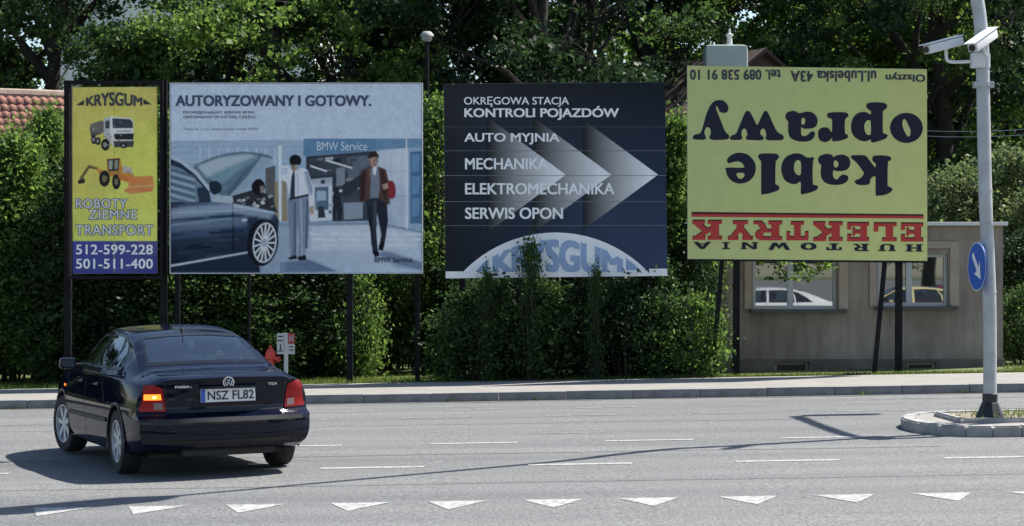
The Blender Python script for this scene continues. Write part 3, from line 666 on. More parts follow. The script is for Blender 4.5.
# soft light and shade inside the photographed scene
def sq(zf, pts, c, al, fe, lay=30): p.poly([zf(*t) for t in pts], c, lay, None, al, fe)
sq(z1, [(18, 285), (240, 268), (330, 286), (400, 302), (380, 325), (250, 300), (18, 325)], D(132, 150, 172), .5, 6)
sq(z1, [(18, 400), (300, 370), (300, 440), (18, 490)], D(12, 18, 30), .6, 8)
sq(z1, [(18, 335), (300, 315), (300, 345), (18, 370)], D(96, 114, 138), .35, 6)
sq(z1, [(300, 320), (340, 312), (320, 380), (300, 440)], D(10, 14, 24), .6, 5)
sq(z1, [(120, 130), (200, 100), (300, 88), (330, 96), (220, 140), (150, 175)], D(176, 190, 200), .45, 6)
sq(z1, [(200, 200), (280, 140), (330, 110), (280, 180), (235, 236)], D(40, 58, 76), .5, 6)
sq(z2, [(110, 350), (340, 345), (500, 380), (500, 430), (110, 440)], D(178, 190, 206), .45, 9, 4.8)
sq(z2, [(20, 480), (120, 474), (210, 514), (20, 516)], D(60, 78, 106), .5, 6, 6.1)
sq(z2, [(350, 450), (400, 440), (519, 480), (519, 512), (420, 500)], D(76, 94, 122), .5, 6, 6.1)
sq(z2, [(95, 100), (345, 84), (345, 200), (95, 200)], D(14, 20, 32), .35, 8, 6.8)
sq(z2, [(350, 80), (462, 70), (462, 200), (350, 180)], D(176, 190, 206), .35, 8, 8.6)
sq(z2, [(100, 250), (130, 250), (130, 330), (100, 330)], D(182, 194, 208), .4, 5, 8.6)
sq(z2, [(84, 150), (104, 152), (122, 230), (104, 240)], D(96, 112, 136), .5, 4)
sq(z2, [(30, 250), (48, 250), (52, 460), (38, 460)], D(56, 68, 90), .4, 4); sq(z2, [(288, 150), (304, 150), (306, 262), (288, 262)], D(26, 20, 22), .5, 4); sq(z2, [(352, 250), (390, 262), (392, 330), (366, 420)], D(14, 18, 28), .4, 4)
sq(z2, [(44, 126), (54, 126), (52, 148), (44, 146)], D(70, 58, 54), .5, 2); sq(z2, [(350, 96), (358, 98), (352, 130), (346, 132)], D(70, 56, 52), .5, 2)
pr = printed_photo(p, 'poster', BD, r, (170.8, 83.8, 421.6, 272.8), 4, 2, 3, .05, 5, mottle=.16, dirt=.03)
M_HEAD = L('headline_ink', D(42, 52, 78))
lettering('AUTORYZOWANY I GOTOWY.', (175.5, 95.2, 371.5, 106.3), BD, pr, M_HEAD, 0.035)
M_SUB = L('subline_ink', D(52, 62, 86))
lettering('PROFESJONALNY SERWIS BMW.', (183.2, 111.2, 255.5, 114.4), BD, pr, M_SUB, 0.01); lettering('ORYGINALNY W KAŻDEJ CZĘŚCI.', (183.2, 114.9, 256, 119), BD, pr, M_SUB, 0.01)
lettering('Wyso Sp. z o.o. Autoryzowany Serwis BMW', (183.4, 127.6, 258, 131), BD, pr, L('small_ink', D(84, 96, 118)), 0.0)
lettering('BMW Service', (317, 141.8, 367, 150.5), BD, pr, L('hall_letters', D(150, 170, 190)), 0.0, lay=9); lettering('BMW Service', (374.5, 257, 412.5, 262.5), BD, pr, M_HEAD, 0.02, lay=12)

# --- 3: dark board with arrows
r = empty('billboard', (X(555, BD), BD, yard(X(555, BD), BD)))
tag(r, 'dark navy billboard with three pale arrows and white lettering', 'billboard', 'roadside billboards')
for px in (462, 520, 590, 650): post(r, px, 100, BD, 0.10, dy=0.16)
pn = board_panel(r, [(443.5, 84), (665, 82), (667.5, 276), (445.5, 278.5)], BD, 0.06)
p = Print(); NK = D(21, 25, 31)
p.poly([(443.7, 84.2), (665, 82.2), (667.4, 275.8), (445.6, 278.3)], NK, 1, [D(28, 32, 38), D(18, 23, 30), D(38, 52, 78), D(19, 24, 31)])
AL = D(176, 190, 206)
for k, (xt, tip) in enumerate(((589, 658), (539, 611.4), (493, 565.8))):
    ns = 18; xs_ = [xt - 6 + (tip - xt + 6) * i / ns for i in range(ns + 1)]
    mix = lambda t: tuple(a_ + (b_ - a_) * max(0, min(1, t)) ** 1.25 for a_, b_ in zip(NK, AL))
    for i in range(ns):
        xa, xb = xs_[i], xs_[i + 1]; ha, hb = (tip - xa) * .735, (tip - xb) * .735; ca, cb = mix((xa - xt + 6) / (tip - xt - 4)), mix((xb - xt + 6) / (tip - xt - 4))
        p.poly([(xa, 174.7 - ha), (xb, 174.7 - hb), (xb, 174.7 + hb), (xa, 174.7 + ha)], AL, 2 + k, [ca, cb, cb, ca])
SW = D(186, 198, 210)
for (yy, a) in ((126.8, .55), (150.8, .8), (175.6, .9), (201.6, .9), (225.6, .8)): p.rect(444, yy - .25, 666, yy + .25, D(74 * a + 20, 84 * a + 20, 94 * a + 20), 6)
n = 28; cxm, hw = 555.5, 94
def arc_h(u, hw, hh): rr_ = (hw * hw + hh * hh) / (2 * hh); return max(0.0, math.sqrt(max(0, rr_ * rr_ - u * u)) - (rr_ - hh))
ar = lambda hw, hh, yb: [(cxm + hw * math.cos(math.pi * k / n), yb - arc_h(hw * math.cos(math.pi * k / n), hw, hh)) for k in range(n + 1)]
p.poly([(445.6, 271.5), (463, 271.3)] + [(463 - 0, 271.3)] + ar(hw, 41, 273.5)[::-1] + [(649, 268.8), (667.2, 268.6), (667.4, 275.8), (445.6, 278.3)], SW, 6)
p.poly(ar(86.5, 35.5, 272.6), D(160, 178, 198), 7)
BL = D(98, 122, 158)
p.poly([(476, 271.8), (480, 266.5), (488.5, 259), (488.5, 271.6)], BL, 8); p.poly([(626, 258), (634, 264), (640, 270), (626, 270)], BL, 8)
pr = p.build('poster', BD, r)
lettering('KRYSGUM', (492.5, 239.2, 623, 272.2), BD, pr, L('arch_letters', BL), 0.05, lay=10, warp=lambda a, b: (a, b * (arc_h(492.5 + a * 130.5 - cxm, 86.5, 35.5) - 2.6) / 33.0))
M_WL = L('white_letters', D(180, 192, 206))
for (s, bx, bo) in (('OKRĘGOWA STACJA', (464, 96.6, 569, 107), 0.012), ('KONTROLI POJAZDÓW', (464.3, 106, 619, 120), 0.028), ('AUTO MYJNIA', (464.3, 133, 559.5, 144.5), 0.022), ('MECHANIKA', (465, 158, 548, 169.5), 0.022), ('ELEKTROMECHANIKA', (465, 183, 614.5, 194.5), 0.022), ('SERWIS OPON', (465, 207.5, 563, 219), 0.022)):
    lettering(s, bx, BD, pr, M_WL, bo, lay=8)

# --- 4: yellow-green board hung upside down
YD = 34.4
r = empty('billboard', (X(808, YD), YD, yard(X(808, YD), YD)))
tag(r, 'pale yellow-green billboard mounted upside down on four legs', 'billboard', 'roadside billboards')
post(r, 737.5, 250, YD, 0.105, 737, dy=0.14); post(r, 900.5, 250, YD, 0.105, 900, dy=0.14)
post(r, 723.5, 250, YD, 0.07, 711.5, name='brace', dy=0.10); post(r, 887, 250, YD, 0.07, 874, name='brace', dy=0.10)
pn = board_panel(r, [(687, 65.5), (927, 69), (927.5, 261), (687.5, 259)], YD, 0.06)
MB().prism([P(687, 259.0, YD), P(927.5, 261.0, YD), P(927.5, 262.8, YD), P(687, 260.8, YD)], (0, 0.09, 0)).build('lower_rail', M_STEEL, r, world=True)
YG = D(134, 147, 104)
p = Print(); p.poly([(687.2, 65.7), (926.8, 69.2), (927.3, 260.8), (687.7, 258.8)], YG, 1, [D(130, 143, 104), D(134, 147, 100), D(142, 155, 106), D(134, 147, 105)])
RD, RB, INK = D(126, 48, 50), D(46, 32, 32), D(26, 30, 44)
p.poly([(691.5, 211.8), (923.5, 214.2), (923.5, 216), (691.5, 213.9)], RB, 2); p.poly([(691.5, 213.9), (923.5, 216), (923.5, 218.6), (691.5, 216.8)], RD, 2)
# slab-serif letters built from strokes on a unit box (upright), turned by 180 degrees onto the board
def bx(a, b, c, d): return [(a, b), (c, b), (c, d), (a, d)]
SLAB = {
 'E': [bx(.1, 0, .4, 1), bx(0, 0, 1, .17), bx(0, .83, 1, 1), bx(.4, .42, .72, .58), bx(.82, 0, 1, .36), bx(.82, .64, 1, 1), bx(.64, .3, .76, .7)],
 'L': [bx(.16, 0, .48, 1), bx(0, .84, .64, 1), bx(0, 0, 1, .17), bx(.8, 0, 1, .46)],
 'K': [bx(.1, 0, .38, 1), bx(0, 0, .48, .16), bx(0, .84, .48, 1), [(.38, .36), (.52, .42), (.92, .86), (.66, .86), (.38, .56)], [(.44, .5), (.6, .64), (.98, .14), (.7, .14)], bx(.56, .84, 1, 1), bx(.58, 0, 1, .16)],
 'T': [bx(.35, 0, .65, 1), bx(0, .82, 1, 1), bx(0, .55, .16, 1), bx(.84, .55, 1, 1), bx(.2, 0, .8, .16)],
 'R': [bx(.1, 0, .38, 1), bx(0, 0, .48, .16), bx(0, .84, .7, 1), bx(.38, .44, .7, .58), [(.7, .44), (.86, .5), (.94, .64), (.94, .8), (.86, .93), (.7, 1), (.6, .86), (.66, .8), (.66, .62), (.6, .58)], [(.5, .5), (.72, .46), (.86, .14), (1, .14), (1, 0), (.72, 0), (.6, .18)]],
 'Y': [bx(.35, 0, .65, .5), [(.35, .4), (.65, .4), (.94, .88), (.7, .88), (.5, .58), (.3, .88), (.06, .88)], bx(0, .84, .42, 1), bx(.58, .84, 1, 1), bx(.2, 0, .8, .16)],
 'H': [bx(.1, 0, .34, 1), bx(.66, 0, .9, 1), bx(.3, .42, .7, .58), bx(0, 0, .44, .14), bx(0, .86, .44, 1), bx(.56, 0, 1, .14), bx(.56, .86, 1, 1)],
 'U': [bx(.1, .2, .34, 1), bx(.66, .2, .88, 1), [(.1, .25), (.34, .25), (.42, .16), (.58, .16), (.66, .25), (.88, .25), (.76, .04), (.5, 0), (.24, .04)], bx(0, .86, .44, 1), bx(.56, .86, 1, 1)],
 'O': [[(0, .5), (.06, .22), (.25, .03), (.5, 0), (.5, .18), (.36, .26), (.3, .5), (.36, .74), (.5, .82), (.5, 1), (.25, .97), (.06, .78)], [(1, .5), (.94, .22), (.75, .03), (.5, 0), (.5, .18), (.64, .26), (.7, .5), (.64, .74), (.5, .82), (.5, 1), (.75, .97), (.94, .78)]],
 'W': [[(0, 1), (.22, 1), (.34, .4), (.5, .9), (.66, .4), (.78, 1), (1, 1), (.78, 0), (.6, 0), (.5, .4), (.4, 0), (.22, 0)]],
 'N': [bx(.08, 0, .28, 1), bx(.72, 0, .92, 1), [(.08, 1), (.34, 1), (.92, 0), (.7, 0)], bx(0, 0, .36, .14), bx(.64, .86, 1, 1)],
 'I': [bx(.3, 0, .7, 1), bx(0, 0, 1, .15), bx(0, .85, 1, 1)],
 'A': [[(.38, 1), (.62, 1), (1, 0), (.72, 0), (.5, .68), (.28, 0), (0, 0)], bx(.28, .24, .72, .38)],
}
def slab(word, boxes, col, shadow, lay):
    for ch, (x0, y0, x1, y1) in zip(word, boxes):
        for si, st in enumerate(SLAB[ch]):
            f_ = lambda t: (x0 + (1 - t[0]) * (x1 - x0), y0 + t[1] * (y1 - y0))
            if shadow: p.poly([(a + .2, b - 1.3) for a, b in map(f_, st)], shadow, lay + .25 * si)
            p.poly([f_(t) for t in st], col, lay + 2.2 + .25 * si)
za = lambda x, y: (685 + x / 8.192, 205 + y / 8.192)
zb_ = lambda x, y: (805 + x / 8.192, 205 + y / 8.192)
EL = [zb_(785, 152) + zb_(968, 300), zb_(562, 150) + zb_(750, 298), zb_(345, 148) + zb_(524, 298), zb_(66, 142) + zb_(308, 296), za(830, 140) + za(1010, 290), za(560, 136) + za(795, 290), za(350, 134) + za(556, 288), za(60, 130) + za(302, 286)]
slab('ELEKTRYK', EL, RD, RB, 3)
HU = [zb_(822, 322) + zb_(966, 382), zb_(598, 320) + zb_(745, 378), zb_(395, 318) + zb_(520, 378), zb_(175, 314) + zb_(300, 370), za(945, 310) + za(1078, 368), za(680, 308) + za(862, 368), za(455, 305) + za(600, 362), za(302, 304) + za(368, 362), za(68, 302) + za(215, 360)]
slab('HURTOWNIA', HU, INK, None, 6)
pr = p.build('poster', YD, r)
# the big rounded letters, outlines as they stand on the board
A5, A3 = 5.846, 5.389
big = {
 'y': (685, 60, A5, [(45,450),(60,435),(85,430),(100,405),(118,340),(135,290),(160,250),(190,235),(225,238),(250,265),(253,290),(240,308),(215,308),(200,298),(195,285),(188,270),(182,275),(185,295),(205,345),(225,395),(240,425),(255,437),(258,452),(245,464),(200,467),(160,467),(145,458),(143,445),(150,435),(150,410),(140,395),(128,393),(118,405),(113,425),(120,445),(122,458),(110,466),(75,466),(50,462)], None),
 'w': (685, 60, A5, [(262,455),(275,440),(298,430),(320,380),(345,320),(358,300),(370,297),(382,308),(405,350),(422,380),(440,345),(458,308),(470,297),(482,303),(500,340),(525,395),(545,425),(570,438),(578,455),(565,468),(510,470),(480,468),(470,455),(475,440),(468,410),(455,400),(443,412),(440,432),(458,450),(460,462),(440,470),(390,468),(362,466),(356,450),(365,438),(358,410),(346,400),(333,412),(330,435),(335,455),(325,466),(285,468),(268,465)], None),
 'a': (685, 60, A5, [(587,335),(592,312),(615,300),(640,298),(665,310),(685,308),(705,302),(740,305),(765,325),(775,352),(770,380),(750,398),(715,402),(690,400),(680,392),(678,420),(682,440),(700,445),(720,435),(735,420),(752,418),(760,430),(755,450),(735,470),(700,478),(655,474),(620,458),(605,430),(602,390),(603,360),(592,348)], [(682,345),(690,338),(700,345),(702,362),(697,375),(687,378),(680,368)]),
 'r': (800, 60, A5, [(158,325),(165,310),(200,305),(250,305),(278,312),(282,328),(268,342),(262,360),(262,410),(265,430),(280,440),(275,458),(240,470),(195,476),(188,470),(188,455),(180,462),(165,475),(140,480),(115,468),(105,440),(110,410),(130,395),(155,394),(172,405),(180,420),(187,410),(187,355),(180,342),(165,338)], None),
 'p': (800, 60, A5, [(298,395),(305,350),(325,320),(355,305),(385,305),(412,318),(414,300),(400,290),(388,275),(390,258),(415,248),(470,248),(500,255),(510,270),(500,288),(485,298),(484,340),(484,420),(495,430),(512,438),(505,455),(480,468),(430,482),(415,478),(413,465),(385,475),(355,472),(325,455),(305,430)], [(375,390),(385,360),(400,352),(413,362),(413,430),(400,438),(385,428)]),
 'o': (800, 60, A5, [(622 + 96 * math.cos(k * math.pi / 8), 397 + 88 * math.sin(k * math.pi / 8)) for k in range(16)], [(598,365),(605,348),(615,348),(630,375),(645,410),(642,440),(630,447),(615,425),(602,395)]),
 'e': (720, 145, A3, [(38,80),(50,62),(80,45),(115,42),(155,55),(185,90),(193,125),(183,165),(155,195),(110,208),(70,198),(42,170),(33,140),(36,122),(125,122),(127,110),(115,95),(95,88),(70,92),(50,98),(40,92)], [(92,152),(128,152),(130,168),(118,180),(102,180),(92,168)]),
 'l': (720, 145, A3, [(205,65),(212,50),(240,45),(290,46),(312,52),(318,65),(308,80),(300,95),(298,190),(300,210),(318,222),(318,238),(305,248),(260,262),(230,265),(222,258),(222,100),(218,85)], None),
 'b': (720, 145, A3, [(330,125),(340,85),(365,58),(405,45),(440,50),(470,68),(500,65),(506,75),(500,100),(500,205),(510,215),(527,222),(522,240),(490,255),(450,265),(435,260),(435,200),(410,210),(380,208),(350,190),(335,160)], [(398,125),(405,92),(420,82),(435,95),(435,155),(420,162),(405,150)]),
 'aa': (720, 145, A3, [(528,75),(540,58),(570,48),(600,52),(612,65),(630,55),(665,52),(695,70),(702,100),(690,128),(660,140),(625,140),(612,135),(608,160),(615,180),(632,185),(645,170),(660,160),(680,162),(692,175),(685,195),(655,212),(610,215),(570,205),(548,180),(542,140),(545,110),(532,95)], [(612,95),(622,83),(635,92),(638,108),(628,120),(617,118)]),
 'k': (720, 145, A3, [(705,60),(720,55),(780,56),(800,75),(835,120),(838,100),(822,85),(822,65),(840,56),(900,58),(922,68),(918,85),(905,95),(903,200),(905,220),(928,235),(922,252),(890,268),(850,273),(838,265),(838,175),(825,172),(810,185),(808,205),(790,215),(750,215),(728,205),(730,190),(755,180),(775,155),(765,135),(735,95),(712,75)], None)}
M_INK = L('big_letter_ink', INK)
for key, (ox, oy, sc, outl, hole) in big.items():
    pb = Print(); sm = catmull(outl, 3); pb.poly([(ox + a / sc, oy + b / sc) for a, b in sm], INK, 4)
    if hole: pb.poly([(ox + a / sc, oy + b / sc) for a, b in catmull(hole, 3)], YG, 5)
    pb.build('letter', YD, pr)
for (s, bx_) in (('Olsztyn', (885.5, 72.2, 925.2, 82)), ('ul.Lubelska 43A', (790.5, 70.6, 876.3, 81.8)), ('tel. 089 538 91 10', (690, 69.6, 781, 79.8))):
    lettering(s, bx_, YD, pr, M_INK, 0.03, flip=True, lay=6, spacing=1.05)
# ------------------------------------------------------------------ low office building and houses
WD = 36.6
M_WALL = mat('roughcast', (0.285, 0.243, 0.212), 0.95, var=0.24, scale=1.1, bump=0.5, bscale=70, detail=8)
def streaks(m, lo, hi):                          # rain streaks and old repairs in the render
    n, l = m.node_tree.nodes, m.node_tree.links; b_ = n['Principled BSDF']; src = b_.inputs['Base Color'].links[0].from_socket
    tc = n.new('ShaderNodeTexCoord'); mp = n.new('ShaderNodeMapping'); mp.inputs['Scale'].default_value = (3.5, 3.5, .45); l.new(tc.outputs['Object'], mp.inputs[0])
    no = n.new('ShaderNodeTexNoise'); no.inputs['Scale'].default_value = 1.6; no.inputs['Detail'].default_value = 9; no.inputs['Roughness'].default_value = .68; l.new(mp.outputs[0], no.inputs['Vector'])
    rp = n.new('ShaderNodeValToRGB'); rp.color_ramp.elements[0].position = .32; rp.color_ramp.elements[1].position = .66
    rp.color_ramp.elements[0].color = (*lo, 1); rp.color_ramp.elements[1].color = (*hi, 1); l.new(no.outputs['Fac'], rp.inputs[0])
    mx = n.new('ShaderNodeMix'); mx.data_type = 'RGBA'; mx.blend_type = 'MULTIPLY'; mx.inputs[0].default_value = 1; l.new(src, mx.inputs[6]); l.new(rp.outputs[0], mx.inputs[7]); l.new(mx.outputs[2], b_.inputs['Base Color'])
streaks(M_WALL, (.72, .70, .69), (1.12, 1.12, 1.12))
M_PLINTH = mat('plinth', (0.15, 0.125, 0.105), 0.95, var=0.25, scale=2.5, bump=0.4, bscale=40)
M_FRAME = mat('window_frame_paint', (0.42, 0.45, 0.47), 0.5)
M_SURR = mat('window_surround', (0.36, 0.30, 0.25), 0.9, var=0.1, scale=3)
M_PANE = glass_mat('office_pane', (0.012, 0.014, 0.016), 0.25)
M_ROOFW = mat('roof_edge', (0.62, 0.62, 0.6), 0.5)
M_SILL = mat('sill', (0.06, 0.06, 0.06), 0.6)
x0, x1 = X(676, WD), X(1003, WD); zt = P(0, 226, WD).z; base = yard(X(850, WD), WD) - 0.4; zpl = P(0, 359, WD).z
b = empty('office_building', ((x0 + x1) / 2, WD + 3, base + 0.4)); tag(b, 'low brown roughcast building with two windows behind the upside-down billboard', 'building')
dep = 4.5
wins = [(753, 246, 837, 309), (878, 254, 948, 306)]; cellar = [(774, 362, 809, 380), (906, 362, 936, 378)]
# front wall pieced around the openings
def wall_grid(xs, zs, holes, y0, y1):
    m = MB()
    for i in range(len(xs) - 1):
        for j in range(len(zs) - 1):
            cx, cz = (xs[i] + xs[i + 1]) / 2, (zs[j] + zs[j + 1]) / 2
            if any(h[0] < cx < h[2] and h[1] < cz < h[3] for h in holes): continue
            m.box((cx, (y0 + y1) / 2, cz), (xs[i + 1] - xs[i], y1 - y0, zs[j + 1] - zs[j]))
    bm = bmesh.new(); bmv = [bm.verts.new(v) for v in m.v]
    for f in m.f: bm.faces.new([bmv[i] for i in f])
    bmesh.ops.remove_doubles(bm, verts=bm.verts[:], dist=1e-4)
    dup = {}
    for f in list(bm.faces): dup.setdefault(tuple(round(c, 3) for c in f.calc_center_median()), []).append(f)
    bmesh.ops.delete(bm, geom=[f for l_ in dup.values() if len(l_) > 1 for f in l_], context='FACES')
    m2 = MB(); bm.verts.index_update(); m2.add([v.co.copy() for v in bm.verts], [[v.index for v in f.verts] for f in bm.faces]); bm.free()
    return m2
hol = [(X(a, WD), P(0, d, WD).z, X(c, WD), P(0, b_, WD).z) for a, b_, c, d in wins]
xs = sorted([x0, x1] + [v for h in hol for v in (h[0], h[2])]); zs = sorted([zpl, zt] + [v for h in hol for v in (h[1], h[3])])
wl_ = wall_grid(xs, zs, hol, WD, WD + 0.3); wl_.box((x0 + 0.15, WD + 0.3 + dep / 2, (zt + base) / 2), (0.3, dep, zt - base)); wl_.box((x1 - 0.15, WD + 0.3 + dep / 2, (zt + base) / 2), (0.3, dep, zt - base))
wl_.box(((x0 + x1) / 2, WD + dep + 0.45, (zt + base) / 2), (x1 - x0, 0.3, zt - base))
wl_.build('wall', M_WALL, b, world=True)
chol = [(X(a, WD), P(0, d, WD).z, X(c, WD), P(0, b_, WD).z) for a, b_, c, d in cellar]
xs = sorted([x0 - .03, x1 + .03] + [v for h in chol for v in (h[0], h[2])]); zs = sorted(set([base, zpl] + [round(v, 4) for h in chol for v in (h[1], h[3])]))
wall_grid(xs, zs, chol, WD - 0.03, WD + 0.3).build('plinth', M_PLINTH, b, world=True)
MB().box(((x0 + x1) / 2, WD + dep / 2 + 0.2, zt + 0.035), (x1 - x0 + 0.1, dep + 0.75, 0.06), bev=0.01).build('roof', M_ROOFW, b, world=True)
MB().box(((x0 + x1) / 2, WD + dep / 2 + 0.3, zt - 0.02), (x1 - x0 - 0.7, dep - 0.2, 0.05)).build('ceiling', M_WALL, b, world=True)
def window(h, split, name='window'):
    a, z0, c, z1 = h; y = WD + 0.12
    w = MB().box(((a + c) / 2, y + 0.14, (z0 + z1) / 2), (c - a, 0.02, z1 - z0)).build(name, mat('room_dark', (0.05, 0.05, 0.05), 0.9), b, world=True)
    t = 0.055; xm = X(split, WD)
    bars = [((a + t / 2), (z0 + z1) / 2, t, z1 - z0), (c - t / 2, (z0 + z1) / 2, t, z1 - z0), ((a + c) / 2, z0 + t / 2, c - a - 2 * t, t), ((a + c) / 2, z1 - t / 2, c - a - 2 * t, t), (xm, (z0 + z1) / 2, 0.10, z1 - z0 - 2 * t)]
    for (cx, cz, sx, sz) in bars: MB().box((cx, y, cz), (sx, 0.07, sz)).build('frame_bar', M_FRAME, w, world=True)
    for (pa, pc) in ((a + t, xm - 0.05), (xm + 0.05, c - t)): MB().box(((pa + pc) / 2, y + 0.012, (z0 + z1) / 2), (pc - pa, 0.008, z1 - z0 - 2 * t)).build('pane', M_PANE, w, world=True)
    MB().box(((a + c) / 2 + 0.05, WD - 0.06, z0 - 0.04), (c - a + 0.2, 0.22, 0.05)).build('sill', M_SILL, w, world=True)
    for (cx, cz, sx, sz) in ((a - 0.09, (z0 + z1) / 2 + .05, 0.12, z1 - z0 + 0.1), (c + 0.11, (z0 + z1) / 2 + .05, 0.16, z1 - z0 + 0.1), ((a + c) / 2, z1 + 0.16, c - a + 0.38, 0.12)):
        MB().box((cx, WD - 0.012, cz), (sx, 0.05, sz)).build('surround', M_SURR, w, world=True)
window(hol[0], 791); window(hol[1], 910)
for h in chol:
    a, z0, c, z1 = h
    w = MB().box(((a + c) / 2, WD + 0.16, (z0 + z1) / 2), (c - a, 0.02, z1 - z0)).build('cellar_window', mat('cellar_dark', (0.015, 0.016, 0.018), 0.3), b, world=True)
    for (cx, cz, sx, sz) in ((a + .03, (z0 + z1) / 2, .06, z1 - z0), (c - .03, (z0 + z1) / 2, .06, z1 - z0), ((a + c) / 2, z1 - .025, c - a - .12, .05)): MB().box((cx, WD + 0.1, cz), (sx, .06, sz)).build('frame_bar', M_SURR, w, world=True)

# houses with tiled roofs
M_TILE = mat('clay_tile', (0.25, 0.115, 0.085), 0.9, var=0.45, scale=2.5, bump=0.2, bscale=25)
M_TILED = mat('dark_clay_tile', (0.042, 0.022, 0.02), 0.9, var=0.3, scale=2.0)
M_CREAM = mat('cream_render', (0.52, 0.45, 0.36), 0.9, var=0.08, scale=1.5)
M_HOUSE = mat('grey_render', (0.33, 0.30, 0.27), 0.9, var=0.1, scale=1.5)
M_WGL = glass_mat('house_pane', (0.02, 0.024, 0.03), 0.15)
def pantile():
    prof = [(0, 0), (0.04, 0.022), (0.085, 0.034), (0.13, 0.022), (0.165, 0.0), (0.20, -0.006), (0.225, 0.004)]
    vs, fs = [], []
    for (v, dz) in ((0.0, 0.03), (0.36, 0.0)):
        for (u, h) in prof: vs.append((u, v, h + dz))
        for (u, h) in prof: vs.append((u, v, h + dz - 0.016))
    n = len(prof)
    for i in range(n - 1):
        fs += [(i, i + 1, 2 * n + i + 1, 2 * n + i), (n + i, 3 * n + i, 3 * n + i + 1, n + i + 1), (i, n + i, n + i + 1, i + 1)]
    return vs, fs
def gable_house(name, label, loc, rz, ln, wd, hw, pitch, wallm, tilem, tile_cols=None, over=0.35, wins=()):
    r = empty(name, loc, rz); tag(r, label, 'house'); rise = wd / 2 * math.tan(pitch)
    MB().box((0, 0, hw / 2 - .3), (ln, wd, hw + .6)).build('wall', wallm, r)
    for s in (-1, 1): MB().prism([(s * ln / 2, -wd / 2, hw), (s * ln / 2, wd / 2, hw), (s * ln / 2, 0, hw + rise)], (-s * 0.25, 0, 0)).build('gable', wallm, r)
    e = over; k = math.tan(pitch)
    for s in (-1, 1):
        rf = MB().prism([(-ln / 2 - .25, s * (wd / 2 + e), hw - e * k), (ln / 2 + .25, s * (wd / 2 + e), hw - e * k), (ln / 2 + .25, 0, hw + rise), (-ln / 2 - .25, 0, hw + rise)], (0, 0, 0.10)).build('roof', tilem, r)
        if s < 0 and tile_cols:
            vs, fs = pantile(); me = bpy.data.meshes.new('roof_tile'); me.from_pydata(vs, [], fs); me.materials.append(tilem); me.update()
            me.polygons.foreach_set('use_smooth', [True] * len(me.polygons))
            sl_ = (wd / 2 + e) / math.cos(pitch); nr = int(sl_ / 0.25)
            for rr in range(nr):
                if sl_ - rr * 0.25 > tile_cols[2]: continue
                for cc in range(tile_cols[0], tile_cols[1]):
                    t = link('roof_tile', me, rf); v = rr * 0.25; t.scale = (.8, .8, .8)
                    t.location = (cc * 0.172, -(wd / 2 + e) + v * math.cos(pitch), hw - e * k + v * math.sin(pitch) + 0.125 + rnd.uniform(-.004, .004)); t.rotation_euler = (pitch, rnd.uniform(-.02, .02), rnd.uniform(-.02, .02))
            rc = MB()
            MB().tube([(-ln / 2 - .25, 0, hw + rise + .1), (ln / 2 + .25, 0, hw + rise + .1)], 0.12, 8).build('ridge', mat('ridge_tile', (0.30, 0.22, 0.18), 0.85, var=.25, scale=6), rf)
    for (wx, wz, ww, wh) in wins:
        w = MB().box((wx, -wd / 2 - 0.01, wz), (ww, 0.06, wh)).build('window', mat('white_joinery', (0.6, 0.6, 0.58), 0.5), r)
        MB().box((wx, -wd / 2 - 0.045, wz), (ww - 0.16, 0.012, wh - 0.16)).build('pane', M_WGL, w)
    return r
p0 = P(20, 88, 44.0)
hw = 4.0; wdh = 8.0; rise = wdh / 2 * math.tan(R(40)); zr = p0.z - 0.2
hl = gable_house('tiled_house', 'house with sunlit red clay pantile roof behind the leftmost shrubs', (p0.x - 1.0, p0.y, zr - hw - rise), R(24), 5.4, wdh, hw, R(40), M_HOUSE, M_TILE, (-10, 17, 2.6))
p0 = P(655, 62, 50.0); rise = 4.0 * math.tan(R(36)); hw = 3.6
h2 = gable_house('dark_roofed_house', 'house with dark red roof peeking over the upside-down billboard', (p0.x + .3, p0.y + 2, p0.z - hw - rise), R(-64), 9.0, 8.0, hw, R(36), mat('dark_boards', (0.05, 0.035, 0.03), .9, var=.3, scale=3), M_TILED, None)
# rendered chimney block on the dark roof
c0 = P(725, 60, 46.5)
ch = empty('roof_tank', (c0.x, c0.y, c0.z - 2.2)); tag(ch, 'pale rounded rooftop box with a white vent above the upside-down billboard', 'rooftop box')
MB().box((0, 0, 1.28), (0.94, 0.8, 2.45), bev=0.10).build('body', mat('pale_green_box', (0.30, 0.35, 0.33), 0.8, var=.08, scale=2), ch, smooth=True)
MB().lathe([(0.07, 2.5), (0.055, 2.72), (0.085, 2.73), (0.085, 2.77), (0.03, 2.79), (0.02, 2.9), (0.0, 2.9)], (0.1, 0, 0), n=12).build('vent', M_ROOFW, ch)
p0 = P(398, 300, 45); yb = yard(0, 45)
gable_house('cream_house', 'cream rendered house glimpsed through the hedge under the pale car poster', (p0.x + 1.6, p0.y + 3, yb), 0, 7.0, 6.0, 2.6, R(35), M_CREAM, M_TILED, None, wins=((-1.55, 1.45, 0.5, 1.0), (0.6, 1.45, 0.9, 1.1)))
